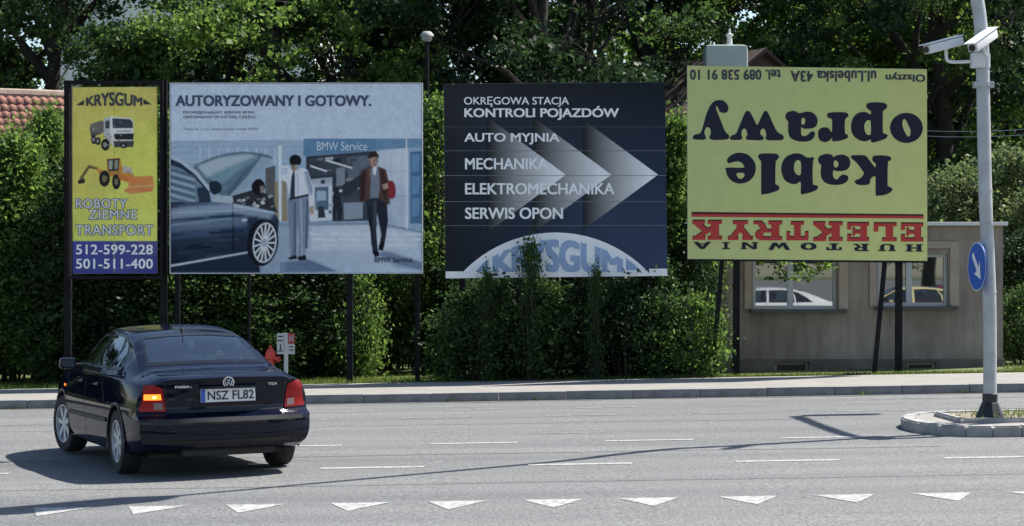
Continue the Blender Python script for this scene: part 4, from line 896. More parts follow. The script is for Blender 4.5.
# far apartment block
AD = 105.0; k = AD / F
ab = empty('apartment_block', (X(185, AD), AD, 0.4)); tag(ab, 'tall white apartment block showing in gaps of the left trees', 'building')
aw = 13.0; ah = 27.0
MB().box((0, 6, ah / 2), (aw, 12, ah)).build('wall', mat('white_render', (0.66, 0.66, 0.66), 0.9, var=.06, scale=.5), ab)
MB().box((0, 6, ah + .2), (aw + .4, 12.4, .4)).build('roof', M_HOUSE, ab)
wf = None
for fl in range(9):
    for cidx in range(6):
        wx, wz = -aw / 2 + 1.3 + cidx * 2.08, 1.9 + fl * 2.9
        if wf is None:
            wf = MB().box((0, 0, 0), (1.4, .12, 1.4)).build('window', mat('white_joinery', (0.6, 0.6, 0.58)), ab); gp = MB().box((0, -.07, 0), (1.2, .02, 1.2)).build('pane', M_WGL, wf); o = wf
        else:
            o = wf.copy(); COL.objects.link(o); g2 = gp.copy(); COL.objects.link(g2); g2.parent = o
        o.location = (wx, 0, wz)
# ------------------------------------------------------------------ the saloon car
M_CAR = mat('navy_paint', (0.0035, 0.0050, 0.015), 0.4, metal=0.0, coat=0.65, spec=0.0)
M_BLK = mat('black_plastic', (0.012, 0.012, 0.013), 0.6)
M_GLS = glass_mat('car_glass', (0.014, 0.026, 0.028), 0.085)
def clear_glass(name, tint, refl):
    m = glass_mat(name, tint, refl); n, l = m.node_tree.nodes, m.node_tree.links
    t = n.new('ShaderNodeBsdfTransparent'); t.inputs[0].default_value = (*tint, 1)
    mx = next(q_ for q_ in n if q_.type == 'MIX_SHADER'); l.new(t.outputs[0], mx.inputs[1]); return m
M_CGL = clear_glass('clear_car_glass', (0.46, 0.56, 0.56), 0.12)
M_FRIT = mat('window_frit', (0.004, 0.004, 0.005), 0.25, spec=0.3)
M_TRIM = mat('cabin_cloth', (0.05, 0.055, 0.06), 0.9)
M_TYRE = mat('rubber', (0.018, 0.018, 0.018), 0.85, bump=.2, bscale=60)
M_RIM = mat('alloy', (0.50, 0.52, 0.55), 0.4, metal=0.35)
M_CHROME = mat('chrome', (0.7, 0.7, 0.72), 0.15, metal=1.0)
M_RED = mat('red_lens', (0.20, 0.006, 0.008), 0.3, coat=0.15, spec=.2, emit=((0.8, 0.02, 0.015), 0.02))
M_AMB = mat('lit_amber', (0.9, 0.25, 0.03), 0.2, emit=((1.0, 0.22, 0.02), 0.9))
M_AMB2 = mat('bulb_glow', (1, .6, .2), 0.3, emit=((1.0, 0.5, 0.12), 2.5))
M_CLR = mat('clear_lens', (0.20, 0.15, 0.15), 0.2, coat=.3)
def interp(keys, y):
    if y <= keys[0][0]: return keys[0][1]
    for i in range(len(keys) - 1):
        if y <= keys[i + 1][0]:
            (a, va), (b_, vb) = keys[i], keys[i + 1]; t = (y - a) / (b_ - a)
            pv = keys[i - 1] if i > 0 else keys[i]; nv = keys[i + 2] if i + 2 < len(keys) else keys[i + 1]
            ma = (vb - pv[1]) / max(1e-6, b_ - pv[0]) if i > 0 else (vb - va) / (b_ - a)
            mb = (nv[1] - va) / max(1e-6, nv[0] - a) if i + 2 < len(keys) else (vb - va) / (b_ - a)
            h_ = b_ - a
            return (2*t**3-3*t*t+1)*va + (t**3-2*t*t+t)*h_*ma + (-2*t**3+3*t*t)*vb + (t**3-t*t)*h_*mb
    return keys[-1][1]
ZT = [(-1.05, .955), (-.95, .98), (-.6, 1.005), (-.34, 1.018), (-.22, 1.045), (.1, 1.17), (.4, 1.29), (.62, 1.338), (.85, 1.372), (1.3, 1.402), (1.6, 1.392), (1.82, 1.352), (2.1, 1.23), (2.4, 1.085), (2.56, 1.02), (2.72, .985), (3.2, .90), (3.45, .80), (3.58, .68), (3.63, .60)]
ZS = [(-1.05, .86), (-.6, .89), (0, .92), (1.2, .93), (2.4, .91), (3.0, .84), (3.45, .70), (3.63, .55)]
WM = [(-1.05, .835), (-.8, .855), (-.3, .868), (.5, .872), (1.4, .872), (2.6, .865), (3.2, .84), (3.5, .78), (3.63, .70)]
WS = [(-1.05, .765), (-.7, .80), (0, .825), (1.2, .83), (2.4, .815), (3.1, .78), (3.5, .70), (3.63, .62)]
WT = [(-1.05, .64), (-.6, .67), (-.25, .665), (.1, .625), (.6, .565), (1.2, .56), (1.8, .565), (2.2, .62), (2.6, .68), (3.2, .64), (3.63, .5)]
ZB = [(-1.05, .30), (-.8, .25), (-.4, .20), (0, .19), (2.7, .18), (3.3, .18), (3.63, .26)]
ys = [-1.05 + i * 0.06 for i in range(79)]
ring_n = None; rows = []
for y in ys:
    zt_, zs_, w, ws, wt, zb = (interp(k_, y) for k_ in (ZT, ZS, WM, WS, WT, ZB))
    zs_ = min(zs_, zt_ - .06); zr_ = zt_ - (.045 if zt_ > 1.2 else .03); zm = zb + (zs_ - zb)
    ctl = [(0, zb), (w - .25, zb), (w - .07, zb + .01), (w - .015, zb + .10), (w - .004, zb + .24), (w, min(.60, zs_ - .14)), (w - .012, min(.76, zs_ - .07)), (ws + .012, zs_ - .015), (ws - .03, zs_ + .03 * min(1, (zr_ - zs_) / .1)), (wt + .30 * (ws - wt) * .55, zs_ + .72 * (zr_ - zs_)), (wt - .005, zr_ - .012), (wt - .09, zr_ + .45 * (zt_ - zr_)), (wt * .5, zt_ - .007), (0, zt_)]
    rows.append(catmull(ctl, 5, closed=False))
rn = len(rows[0]); vs, fs = [], []
def rear_shift(x, y, z):
    sh = 0.0
    if y < 0.1:
        t = min(1, ((0.1 - y) / 1.15)) ** 2.2
        pr_ = interp([(.15, .13), (.28, .07), (.36, .02), (.44, 0.0), (.56, 0.0), (.58, .015), (.61, .10), (.74, .115), (.89, .085), (.95, .07), (1.05, .07)], z)
        sh = t * (.20 * (abs(x) / .85) ** 2.6 + pr_)
    if y > 2.6:
        t = min(1, ((y - 2.6) / 1.03)) ** 2
        sh = -t * (.34 * (abs(x) / .85) ** 2.4 + interp([(.2, .06), (.4, 0), (.55, .02), (.7, .08), (.9, .2)], z))
    return y + sh
for y, row in zip(ys, rows):
    for (x, z) in row: vs.append((x, rear_shift(x, y, z), z))
    for (x, z) in row[1:-1]: vs.append((-x, rear_shift(x, y, z), z))
sn = rn + rn - 2
order = list(range(rn)) + [rn + i for i in range(rn - 3, -1, -1)]
for j in range(len(ys) - 1):
    for k_ in range(sn):
        a, b_ = order[k_], order[(k_ + 1) % sn]; fs.append((j * sn + a, j * sn + b_, (j + 1) * sn + b_, (j + 1) * sn + a))
def end_cap(j):
    y = ys[j]; row = rows[j]; nx = 15; idx = []
    for i, (x, z) in enumerate(row):
        if i == 0 or i == rn - 1: idx.append([j * sn + i] * (nx + 1)); continue
        l_ = [j * sn + rn + i - 1]
        for q_ in range(1, nx):
            xx = -x + 2 * x * q_ / nx; zz = z
            vs.append((xx, rear_shift(xx, y, zz), zz)); l_.append(len(vs) - 1)
        l_.append(j * sn + i); idx.append(l_)
    for i in range(rn - 1):
        for q_ in range(nx):
            f_ = [idx[i][q_], idx[i][q_ + 1], idx[i + 1][q_ + 1], idx[i + 1][q_]]; g_ = []
            for t in f_:
                if t not in g_: g_.append(t)
            if len(g_) > 2: fs.append(tuple(g_))
end_cap(0); end_cap(len(ys) - 1)
car = empty('car', (0, 0, 0))
body = MB().add(vs, fs).build('body', [M_CAR, M_BLK], car, smooth=True)
bm = bmesh.new(); bm.from_mesh(body.data); bmesh.ops.remove_doubles(bm, verts=bm.verts[:], dist=1e-4); bmesh.ops.recalc_face_normals(bm, faces=bm.faces[:]); bm.to_mesh(body.data)
bmesh.ops.triangulate(bm, faces=bm.faces[:]); TREE = BVHTree.FromBMesh(bm); bm.free()
# wheel arches
cm = MB()
for yy in (0.0, 2.703):
    for s in (-1, 1): cm.lathe([(0.352, -0.21), (0.352, 0.21)], (s * 0.80, yy, 0.315), (1, 0, 0), 40, mi=0)
rw = [(-.60, 1.04), (-.3, 1.048), (0, 1.051), (.3, 1.048), (.60, 1.04), (.545, 1.19), (.485, 1.315), (.25, 1.332), (0, 1.337), (-.25, 1.332), (-.485, 1.315), (-.545, 1.19)]
ws_ = [(-.66, 1.045), (-.3, 1.06), (0, 1.065), (.3, 1.06), (.66, 1.045), (.56, 1.22), (.49, 1.345), (0, 1.375), (-.49, 1.345), (-.56, 1.22)]
sg = [  # (y, z) outlines of the side panes
 [(.72, .985), (1.42, .985), (1.40, 1.315), (1.12, 1.327), (.84, 1.312), (.74, 1.17)],
 [(1.48, .985), (2.42, .985), (2.22, 1.095), (1.93, 1.245), (1.74, 1.31), (1.46, 1.317)],
 [(.22, .995), (.68, .988), (.70, 1.17), (.79, 1.302), (.62, 1.255), (.40, 1.13)]]
def inset(poly, d_):
    n_ = len(poly); out = []; ar_ = sum(poly[i][0] * poly[(i + 1) % n_][1] - poly[(i + 1) % n_][0] * poly[i][1] for i in range(n_)); sg_ = 1 if ar_ > 0 else -1
    for i in range(n_):
        a, b_, c_ = Vector(poly[i - 1]), Vector(poly[i]), Vector(poly[(i + 1) % n_]); e1, e2 = (b_ - a).normalized(), (c_ - b_).normalized()
        n1, n2 = Vector((-e1.y, e1.x)) * sg_, Vector((-e2.y, e2.x)) * sg_; m_ = (n1 + n2).normalized(); out.append(tuple(b_ + m_ * d_ / max(.35, m_.dot(n1))))
    return out
def cut_out(mb_):
    c_ = mb_.build('tmp_cut', M_TRIM); md_ = body.modifiers.new('cut', 'BOOLEAN'); md_.object = c_; md_.operation = 'DIFFERENCE'; md_.solver = 'EXACT'; md_.material_mode = 'TRANSFER'
    dg_ = bpy.context.evaluated_depsgraph_get(); dg_.update(); m_ = bpy.data.meshes.new_from_object(body.evaluated_get(dg_)); body.modifiers.clear(); body.data = m_; bpy.data.objects.remove(c_)
cb = MB(); st = [-.02 + 2.2 * i / 14 for i in range(15)]; cv = []; cf = []
for y in st:
    zt_, wt = interp(ZT, y) - .05, interp(WT, y) - .05
    for (x, z) in ((-.66, .45), (.66, .45), (.70, .93), (max(wt, .45), zt_ - .05), (wt * .5, zt_ - .005), (-wt * .5, zt_ - .005), (-max(wt, .45), zt_ - .05), (-.70, .93)): cv.append((x, y, z))
for j in range(14):
    for q_ in range(8): cf.append((j * 8 + q_, j * 8 + (q_ + 1) % 8, (j + 1) * 8 + (q_ + 1) % 8, (j + 1) * 8 + q_))
cf += [tuple(range(8))[::-1], tuple(range(14 * 8, 15 * 8))]
cut_out(MB().add(cv, cf))
cut_out(MB().prism([(x, -1.6, z) for x, z in inset(rw, .022)], (0, 2.1, 0))); cut_out(MB().prism([(x, 1.75, z) for x, z in inset(ws_, .03)], (0, 2.4, 0)))
for poly in sg:
    for s_ in (-1, 1): cut_out(MB().prism([(s_ * .45, y, z) for y, z in inset(poly, .018)], (s_ * .8, 0, 0)))
cut = cm.build('tmp_cut', M_BLK)
md = body.modifiers.new('arch', 'BOOLEAN'); md.object = cut; md.operation = 'DIFFERENCE'; md.solver = 'EXACT'; md.material_mode = 'TRANSFER'
dg = bpy.context.evaluated_depsgraph_get(); dg.update()
nm = bpy.data.meshes.new_from_object(body.evaluated_get(dg)); body.modifiers.clear(); old = body.data; body.data = nm; nm.name = 'body'
bpy.data.objects.remove(cut)
nm.polygons.foreach_set('use_smooth', [True] * len(nm.polygons)); nm.set_sharp_from_angle(angle=R(32))
def patch(name, poly, axis, m, parent, off=0.004, grid=0.05, thick=0.0, mirror=False, hole=None):
    bm = bmesh.new(); vv = [bm.verts.new((a, b_, 0)) for a, b_ in poly]
    if hole:
        hv = [bm.verts.new((a, b_, 0)) for a, b_ in hole]; n_ = len(vv)
        for i in range(n_): bm.faces.new((vv[i], vv[(i + 1) % n_], hv[(i + 1) % n_], hv[i]))
    else: bm.faces.new(vv)
    lo = [min(q_[i] for q_ in poly) for i in (0, 1)]; hi = [max(q_[i] for q_ in poly) for i in (0, 1)]
    for i in (0, 1):
        t = lo[i] + grid
        while t < hi[i]:
            no = (1, 0, 0) if i == 0 else (0, 1, 0); co = (t, 0, 0) if i == 0 else (0, t, 0)
            bmesh.ops.bisect_plane(bm, geom=bm.verts[:] + bm.edges[:] + bm.faces[:], plane_co=co, plane_no=no); t += grid
    for v in bm.verts:
        a, b_ = v.co.x, v.co.y
        if axis == 'L': o_, d_ = Vector((-3, a, b_)), Vector((1, 0, 0))
        elif axis == 'B': o_, d_ = Vector((a, -4, b_)), Vector((0, 1, 0))
        elif axis == 'F': o_, d_ = Vector((a, 6, b_)), Vector((0, -1, 0))
        else: o_, d_ = Vector((a, b_, 4)), Vector((0, 0, -1))
        hit, nrm, _, _ = TREE.ray_cast(o_, d_)
        if hit is None: hit, nrm, _, _ = TREE.find_nearest(Vector((-.8 if axis == 'L' else a, a if axis == 'L' else (-1 if axis == 'B' else 3.5), b_)))
        if nrm.dot(d_) > 0: nrm = -nrm
        v.co = hit + nrm * off
    if mirror:
        for v in bm.verts: v.co.x = -v.co.x
    bmesh.ops.recalc_face_normals(bm, faces=bm.faces[:])
    c_ = sum((v.co for v in bm.verts), Vector()) / len(bm.verts); f0 = max(bm.faces, key=lambda g_: g_.calc_area()); f0.normal_update()
    if f0.normal.dot(f0.calc_center_median() - Vector((0, 1.2, .6))) < 0: bmesh.ops.reverse_faces(bm, faces=bm.faces[:])
    me = bpy.data.meshes.new(name); bm.to_mesh(me); bm.free(); me.materials.append(m)
    me.polygons.foreach_set('use_smooth', [True] * len(me.polygons))
    return link(name, me, parent)
def both(name, poly, m, parent, **k_):
    return patch(name, poly, 'L', m, parent, **k_), patch(name, poly, 'L', m, parent, mirror=True, **k_)
# glazing: black surround ring and a clear pane
def glaze(name, poly, axis, ring, mirror=False):
    g_ = patch(name, poly, axis, M_FRIT, car, 0.003, 0.05, mirror=mirror, hole=inset(poly, ring)); patch('pane', inset(poly, ring * .6), axis, M_CGL, g_, 0.0015, 0.05, mirror=mirror)
glaze('rear_window', rw, 'B', .03); glaze('windscreen', ws_, 'F', .04)
for poly in sg:
    for mir in (False, True): glaze('side_window', poly, 'L', .024, mir)
# cabin
for x in (-.38, 0, .38): MB().box((x, .42, 1.03), (.24, .09, .16), rot=Matrix.Rotation(-.12, 3, 'X'), bev=.035).build('rear_headrest', M_TRIM, car, smooth=True)
MB().box((0, .46, .74), (1.26, .16, .52), rot=Matrix.Rotation(-.2, 3, 'X'), bev=.04).build('rear_seat_back', M_TRIM, car, smooth=True)
MB().box((0, .08, .955), (1.3, .62, .04)).build('parcel_shelf', M_TRIM, car)
for x in (-.36, .36):
    fs_ = MB().box((x, 1.32, .80), (.48, .14, .60), rot=Matrix.Rotation(-.2, 3, 'X'), bev=.05).build('front_seat', M_TRIM, car, smooth=True); MB().box((x, 1.22, 1.17), (.25, .09, .18), bev=.035).build('headrest', M_TRIM, fs_, smooth=True)
MB().box((0, 2.08, .86), (1.3, .28, .2), bev=.05).build('dashboard', M_TRIM, car); MB().box((0, 1.86, 1.27), (.24, .03, .06), bev=.01).build('rear_view_mirror', M_TRIM, car)
# seams, trims and handles
def strip(pts, w, axis, m, name, off=0.0025, mirror=False):
    n_ = len(pts); up, dn = [], []
    for i, (a, b_) in enumerate(pts):
        q0, q1_ = pts[max(0, i - 1)], pts[min(n_ - 1, i + 1)]; d_ = Vector((q1_[0] - q0[0], q1_[1] - q0[1])).normalized(); nn = Vector((-d_.y, d_.x)) * w / 2
        up.append((a + nn.x, b_ + nn.y)); dn.append((a - nn.x, b_ - nn.y))
    return patch(name, up + dn[::-1], axis, m, car, off, 0.06, mirror=mirror)
for mir in (False, True):
    strip([(1.45, .97), (1.45, .5), (1.43, .25)], .010, 'L', M_BLK, 'door_seam', mirror=mir)
    strip([(2.42, .96), (2.40, .6), (2.33, .25)], .010, 'L', M_BLK, 'door_seam', mirror=mir)
    strip([(.66, .97), (.62, .8), (.50, .66), (.42, .55)], .010, 'L', M_BLK, 'door_seam', mirror=mir)
    strip([(.42, .50), (1.3, .49), (2.3, .48)], .045, 'L', M_BLK, 'door_moulding', off=.010, mirror=mir)
    s = 1 if mir else -1
    for yy in (0.86, 1.62): MB().box((s * .868, yy, .84), (.03, .19, .03), bev=.01).build('door_handle', M_CAR, car, smooth=True)
    mr_ = MB().box((s * .925, 2.05, 1.0), (.18, .11, .12), bev=.045).build('wing_mirror', M_CAR, car, smooth=True)
    MB().box((s * .925, 1.992, 1.0), (.13, .006, .08)).build('mirror_glass', M_GLS, mr_)
    MB().box((s * .84, 2.08, .975), (.14, .06, .04), bev=.01).build('mirror_arm', M_BLK, mr_)
    patch('side_repeater', [(2.50, .735), (2.57, .735), (2.57, .76), (2.50, .76)], 'L', M_AMB, car, .006, .03, mirror=mir)
    MB().tube([(s * .865, 0 + .375 * math.cos(t * math.pi / 12), .315 + .375 * math.sin(t * math.pi / 12)) for t in range(-1, 14)], .014, 6).build('arch_lip', M_CAR, car, smooth=True)
    MB().tube([(s * .855, 2.703 + .375 * math.cos(t * math.pi / 12), .315 + .375 * math.sin(t * math.pi / 12)) for t in range(-1, 14)], .014, 6).build('arch_lip', M_CAR, car, smooth=True)
strip([(-.74, .552), (-.4, .558), (0, .56), (.4, .558), (.74, .552)], .035, 'B', M_BLK, 'bumper_moulding', .008)
strip([(-.60, .94), (-.575, .79), (-.55, .64)], .008, 'B', M_BLK, 'boot_seam'); strip([(.60, .94), (.575, .79), (.55, .64)], .008, 'B', M_BLK, 'boot_seam')
strip([(-.55, .637), (0, .637), (.55, .637)], .008, 'B', M_BLK, 'boot_seam')
strip([(-.6, .33), (0, .325), (.6, .33)], .09, 'B', M_BLK, 'bumper_skirt', .004)
# lamps
tl = [(-.80, .645), (-.575, .64), (-.587, .755), (-.605, .865), (-.68, .895), (-.76, .885)]
for mir in (False, True):
    t_ = patch('tail_lamp', tl, 'B', M_RED, car, .010, .04, mirror=mir)
    if not mir: t_['label'] = 'red tail lamp with its amber indicator lit'
    patch('tail_lamp_side', [(-.84, .645), (-.755, .655), (-.77, .73), (-.80, .86), (-.84, .875)], 'L', M_RED, t_, .008, .04, mirror=mir)
    patch('indicator', [(-.765, .755), (-.612, .755), (-.62, .812), (-.765, .812)], 'B', M_AMB if not mir else M_RED, t_, .014, .04, mirror=mir)
    if not mir: patch('bulb', [(-.69, .772), (-.658, .772), (-.658, .794), (-.69, .794)], 'B', M_AMB2, t_, .018, .03)
    patch('reversing_lens', [(-.68, .66), (-.60, .66), (-.606, .725), (-.68, .725)], 'B', M_CLR, t_, .014, .04, mirror=mir)
    patch('headlamp', [(.36, .60), (.66, .60), (.68, .72), (.40, .74)] if mir else [(-.36, .60), (-.66, .60), (-.68, .72), (-.40, .74)], 'F', M_CLR, car, .006, .05)
patch('grille', [(-.30, .60), (.30, .60), (.32, .72), (-.32, .72)], 'F', M_BLK, car, .006, .05)
def rear_y(x, z): return TREE.ray_cast(Vector((x, -4, z)), Vector((0, 1, 0)))[0].y
ry = rear_y(0, .80)
pl = MB().box((0, ry - .012, .785), (.53, .014, .125), bev=.004).build('number_plate', mat('plate_white', (0.72, 0.72, 0.70), .4), car)
MB().box((-.243, ry - .0205, .785), (.042, .004, .118)).build('plate_band', mat('plate_blue', (0.03, 0.10, 0.45), .4), pl)
def flat_text(s, cx_, cz_, w, h_, y, m, parent, name='lettering', bold=0.0):
    v, f = text_mesh(s, bold); xa, xb = min(q_[0] for q_ in v), max(q_[0] for q_ in v); ya, yb_ = min(q_[1] for q_ in v), max(q_[1] for q_ in v)
    me = bpy.data.meshes.new(name); me.from_pydata([(cx_ + ((q_[0] - xa) / (xb - xa) - .5) * w, y, cz_ + ((q_[1] - ya) / (yb_ - ya) - .5) * h_) for q_ in v], [], f); me.materials.append(m); me.update()
    return link(name, me, parent)
flat_text('NSZ FL82', .025, .785, .45, .085, ry - .023, M_BLK, pl, bold=.012)
flat_text('PASSAT', -.42, .875, .17, .024, rear_y(-.42, .875) - .012, M_CHROME, car, 'badge_lettering', .03)
flat_text('TDI', .44, .875, .085, .024, rear_y(.44, .875) - .014, M_CHROME, car, 'badge_lettering', .03)
by = rear_y(0, .91)
bd = MB(); bd.lathe([(.045, -.012), (.055, -.012), (.055, 0), (.045, 0), (.045, -.012)], (0, by - .004, .905), (0, 1, 0), 24, cap=False)
flat = MB().lathe([(.052, -.004), (.052, .02)], (0, by, .905), (0, 1, 0), 24).build('emblem', mat('emblem_blue', (.03, .04, .09), .3), car); bd.build('emblem_ring', M_CHROME, flat)
sg_ = MB()
for (xa, za_, xb, zb2) in ((-.018, .942, 0, .912), (.018, .942, 0, .912), (-.038, .925, -.02, .872), (-.02, .872, 0, .908), (0, .908, .02, .872), (.02, .872, .038, .925)): sg_.tube([(xa, by - .012, za_), (xb, by - .012, zb2)], .0045, 5)
sg_.build('emblem_letters', M_CHROME, flat)
MB().box((0, ry - .03, .862), (.56, .045, .02), bev=.006).build('boot_handle', M_CAR, car, smooth=True)
MB().lathe([(.02, 0), (.014, .025), (.006, .035)], (-.02, .70, 1.352), n=10).build('antenna_base', M_BLK, car); MB().tube([(-.02, .70, 1.38), (-.02, .58, 1.54)], .004, 5).build('antenna', M_BLK, car)
MB().box((.02, -.72, .245), (.9, .35, .07), bev=.02).build('exhaust_box', M_BLK, car)
MB().box((0, 1.3, .21), (1.3, 3.6, .06)).build('underbody', M_BLK, car)
# wheels
def make_wheel():
    w = MB(); w.lathe([(.205, -.09), (.25, -.10), (.295, -.098), (.312, -.075), (.316, 0), (.312, .075), (.295, .098), (.25, .10), (.205, .09)], (0, 0, 0), (1, 0, 0), 40, cap=False)
    ty = w.build('tyre', M_TYRE, car, smooth=True)
    rm = MB(); rm.lathe([(.207, .09), (.207, .097), (.196, .097), (.19, .06), (.185, -.08)], (0, 0, 0), (1, 0, 0), 40, cap=False); rm.lathe([(0.06, .04), (.058, .078), (.04, .085), (0, .086)], (0, 0, 0), (1, 0, 0), 20)
    for k_ in range(7):
        a = 2 * math.pi * k_ / 7; c_, s_ = math.cos(a), math.sin(a)
        rad, tan = Vector((0, c_, s_)), Vector((0, -s_, c_)); ax = Vector((1, 0, 0))
        pts_ = [rad * .045 + tan * .022, rad * .197 + tan * .032, rad * .197 - tan * .032, rad * .045 - tan * .022]
        rm.prism([q_ + ax * .055 for q_ in pts_], ax * .028)
    ri = rm.build('rim', M_RIM, ty); MB().lathe([(.19, .0), (.19, .03), (0, .03)], (0, 0, 0), (1, 0, 0), 24).build('brake_disc', M_BLK, ty)
    return ty
w0 = make_wheel(); w0.name = 'wheel'
spots = [(-1, 0.0), (-1, 2.703), (1, 0.0), (1, 2.703)]
for i, (s, yy) in enumerate(spots):
    o = w0 if i == 0 else copy_tree(w0, car)
    o.location = (s * .765, yy, .316); o.rotation_euler = (0.3 * i, 0, math.pi if s < 0 else 0)
    if yy > 1: o.rotation_euler = (0.3 * i, 0, (math.pi if s < 0 else 0) + R(9))
CARD = 20.5; cxw = X(125, CARD) + .73; car_x, car_y = cxw, CARD + .25
car.location = (car_x, car_y, gz(car_x) + .002); car.rotation_euler = (0, -math.atan(SLOPE), R(23))
tag(car, 'dark navy four-door saloon with lit left indicator driving off', 'car')
# traffic behind the viewer, seen only in the office windows
def other_car(loc, rz, col, label):
    c = copy_tree(car); c.location = loc; c.rotation_euler = (0, 0, rz)
    for ch in c.children:
        for i, s_ in enumerate(ch.material_slots):
            if s_.material == M_CAR: s_.link = 'OBJECT'; s_.material = col
        if ch.name.startswith(('number_plate', 'badge_lettering', 'emblem')):
            for q_ in list(ch.children): bpy.data.objects.remove(q_)
            bpy.data.objects.remove(ch)
    tag(c, label, 'car', 'parked cars behind the viewer'); return c
MW = mat('white_car_paint', (0.75, 0.75, 0.75), .3, coat=1.0); MY = mat('yellow_car_paint', (0.68, 0.60, 0.30), .3, coat=1.0)
def refl(px, tot): return (px - CX) * tot / F, -(tot - 2 * (WD + .12))
for (px, tot, rz, m_, lb) in ((818, 57.5, R(91), MW, 'white car reflected in the left office window'), (965, 53.4, R(90), MY, 'pale yellow car reflected in the right office window'), (1000, 58.5, R(89), mat('maroon_car_paint', (.25, .02, .03), .3, coat=1.0), 'maroon car reflected beside the mullion of the right office window')):
    xx, yy = refl(px, tot); other_car((xx, yy, gz(xx)), rz, m_, lb)
# ------------------------------------------------------------------ mast with cameras on the island, and other street furniture
M_GALV = mat('galvanised', (0.40, 0.41, 0.42), 0.5, metal=0.35, var=0.14, scale=6)
M_CAMW = mat('camera_white', (0.62, 0.63, 0.64), 0.4)
M_SIGNB = mat('sign_blue', (0.02, 0.10, 0.42), 0.35); M_SIGNW = mat('sign_white', (0.75, 0.75, 0.75), 0.35)
PD = 23.95; k = PD / F
bx0 = X(990, PD); zb0 = gz(bx0) + 0.155
mast = empty('mast', (bx0, PD, zb0)); tag(mast, 'tall grey steel mast with black foot standing on the traffic island', 'mast')
axis = [P(990, 414, PD), P(989.5, 300, PD), P(985.5, 200, PD), P(983.3, 100, PD), P(982, 45, PD), P(979.5, 15, PD), P(976, -5, PD), P(969, -34, PD)]
axis[0].z = zb0
# the arm sweeps over the near carriageway
a0 = axis[-1]; end = Vector((-0.05, 19.2, 6.35))
ctl = [tuple(v) for v in axis] + [(a0.x - .28, a0.y - .40, a0.z + .50), (a0.x - .7, a0.y - 1.0, a0.z + .84)]
for t in (.35, .7, 1.0):
    q0 = Vector(ctl[9]); ctl.append(tuple(q0.lerp(end, t)))
cl = catmull(ctl, 5, closed=False)
rads = [0.077 if v[2] < 5.2 else max(.035, .077 - (i - 40) * .002) for i, v in enumerate(cl)]
MB().tube(cl, rads, 16).build('pole', M_GALV, mast, world=True, smooth=True)
dr = (end - Vector(ctl[9])).normalized()
MB().tube([end - dr * 1.7, end - dr * 1.3, end - dr * .1, end + dr * .3], [.05, .28, .30, .12], 10).build('lamp_head', M_GALV, mast, world=True)
M_BKP = mat('black_paint', (0.012, 0.012, 0.014), 0.45, var=.3, scale=9)
MB().lathe([(.165, -.03), (.165, .01), (.155, .03), (.10, .16), (.088, .18), (.088, .27), (.079, .275)], (bx0, PD, zb0), n=8).build('foot', M_BKP, mast, world=True)
def ringclamp(py, h_, rad, name, m):
    for i in range(len(cl) - 1):
        a, b_ = Vector(cl[i]), Vector(cl[i + 1]); zz = P(0, py, PD).z
        if a.z <= zz <= b_.z: c_ = a.lerp(b_, (zz - a.z) / max(1e-6, b_.z - a.z)); break
    MB().lathe([(rad, -h_ / 2), (rad, h_ / 2)], c_, n=16).build(name, m, mast, world=True); return c_
c1 = ringclamp(85, .035, .10, 'clamp', M_GALV); MB().box(c1 + Vector((0, -.02, 0)), (.23, .10, .07), bev=.01).build('clamp_bracket', M_GALV, mast, world=True)
for py in (190, 243, 292): ringclamp(py, .03, .082, 'band', M_GALV)
c2 = ringclamp(61, .16, .088, 'camera_collar', M_GALV)
MB().box(c2 + Vector((-.07, -.06, 0)), (.15, .12, .17), bev=.012).build('junction_box', M_CAMW, mast, world=True)
def cctv(label, a, b_, w, h_, armpts):
    mid = (a + b_) / 2; r_ = empty('security_camera', mid); tag(r_, label, 'camera', 'security cameras on the mast')
    d_ = (b_ - a); rot = d_.to_track_quat('Y', 'Z').to_matrix(); ln = d_.length
    MB().box((0, 0, 0), (w, ln * .92, h_), rot=rot, bev=.015).build('housing', M_CAMW, r_, smooth=True)
    MB().box(rot @ Vector((0, .02, h_ / 2 + .012)), (w * 1.16, ln * 1.04, .012), rot=rot, bev=.004).build('sun_shield', M_CAMW, r_)
    MB().lathe([(h_ * .36, 0), (h_ * .36, .02), (0, .02)], rot @ Vector((0, ln * .46, 0)), rot @ Vector((0, 1, 0)), 14).build('lens', M_BKP, r_)
    MB().tube(catmull([tuple(q_ - mid) for q_ in armpts], 4, closed=False), .019, 8).build('bracket', M_CAMW, r_, smooth=True)
aC = P(962, 40.5, PD - .05); bC = P(925.5, 50, PD - .28)
cctv('white security camera on a bent arm pointing left from the mast', aC, bC, .12, .10, [c2 + Vector((-.12, -.06, -.01)), P(955, 62, PD - .12), P(947.5, 60.5, PD - .15), P(946, 53, PD - .15), P(946, 49, PD - .15)])
aC = P(994, 32.5, PD - .02); bC = P(971.5, 48.5, PD - .42)
cctv('white security camera on the mast pointing towards the viewer', aC, bC, .12, .105, [c2 + Vector((.02, -.10, .05)), P(984, 50, PD - .16), P(984, 46, PD - .18)])
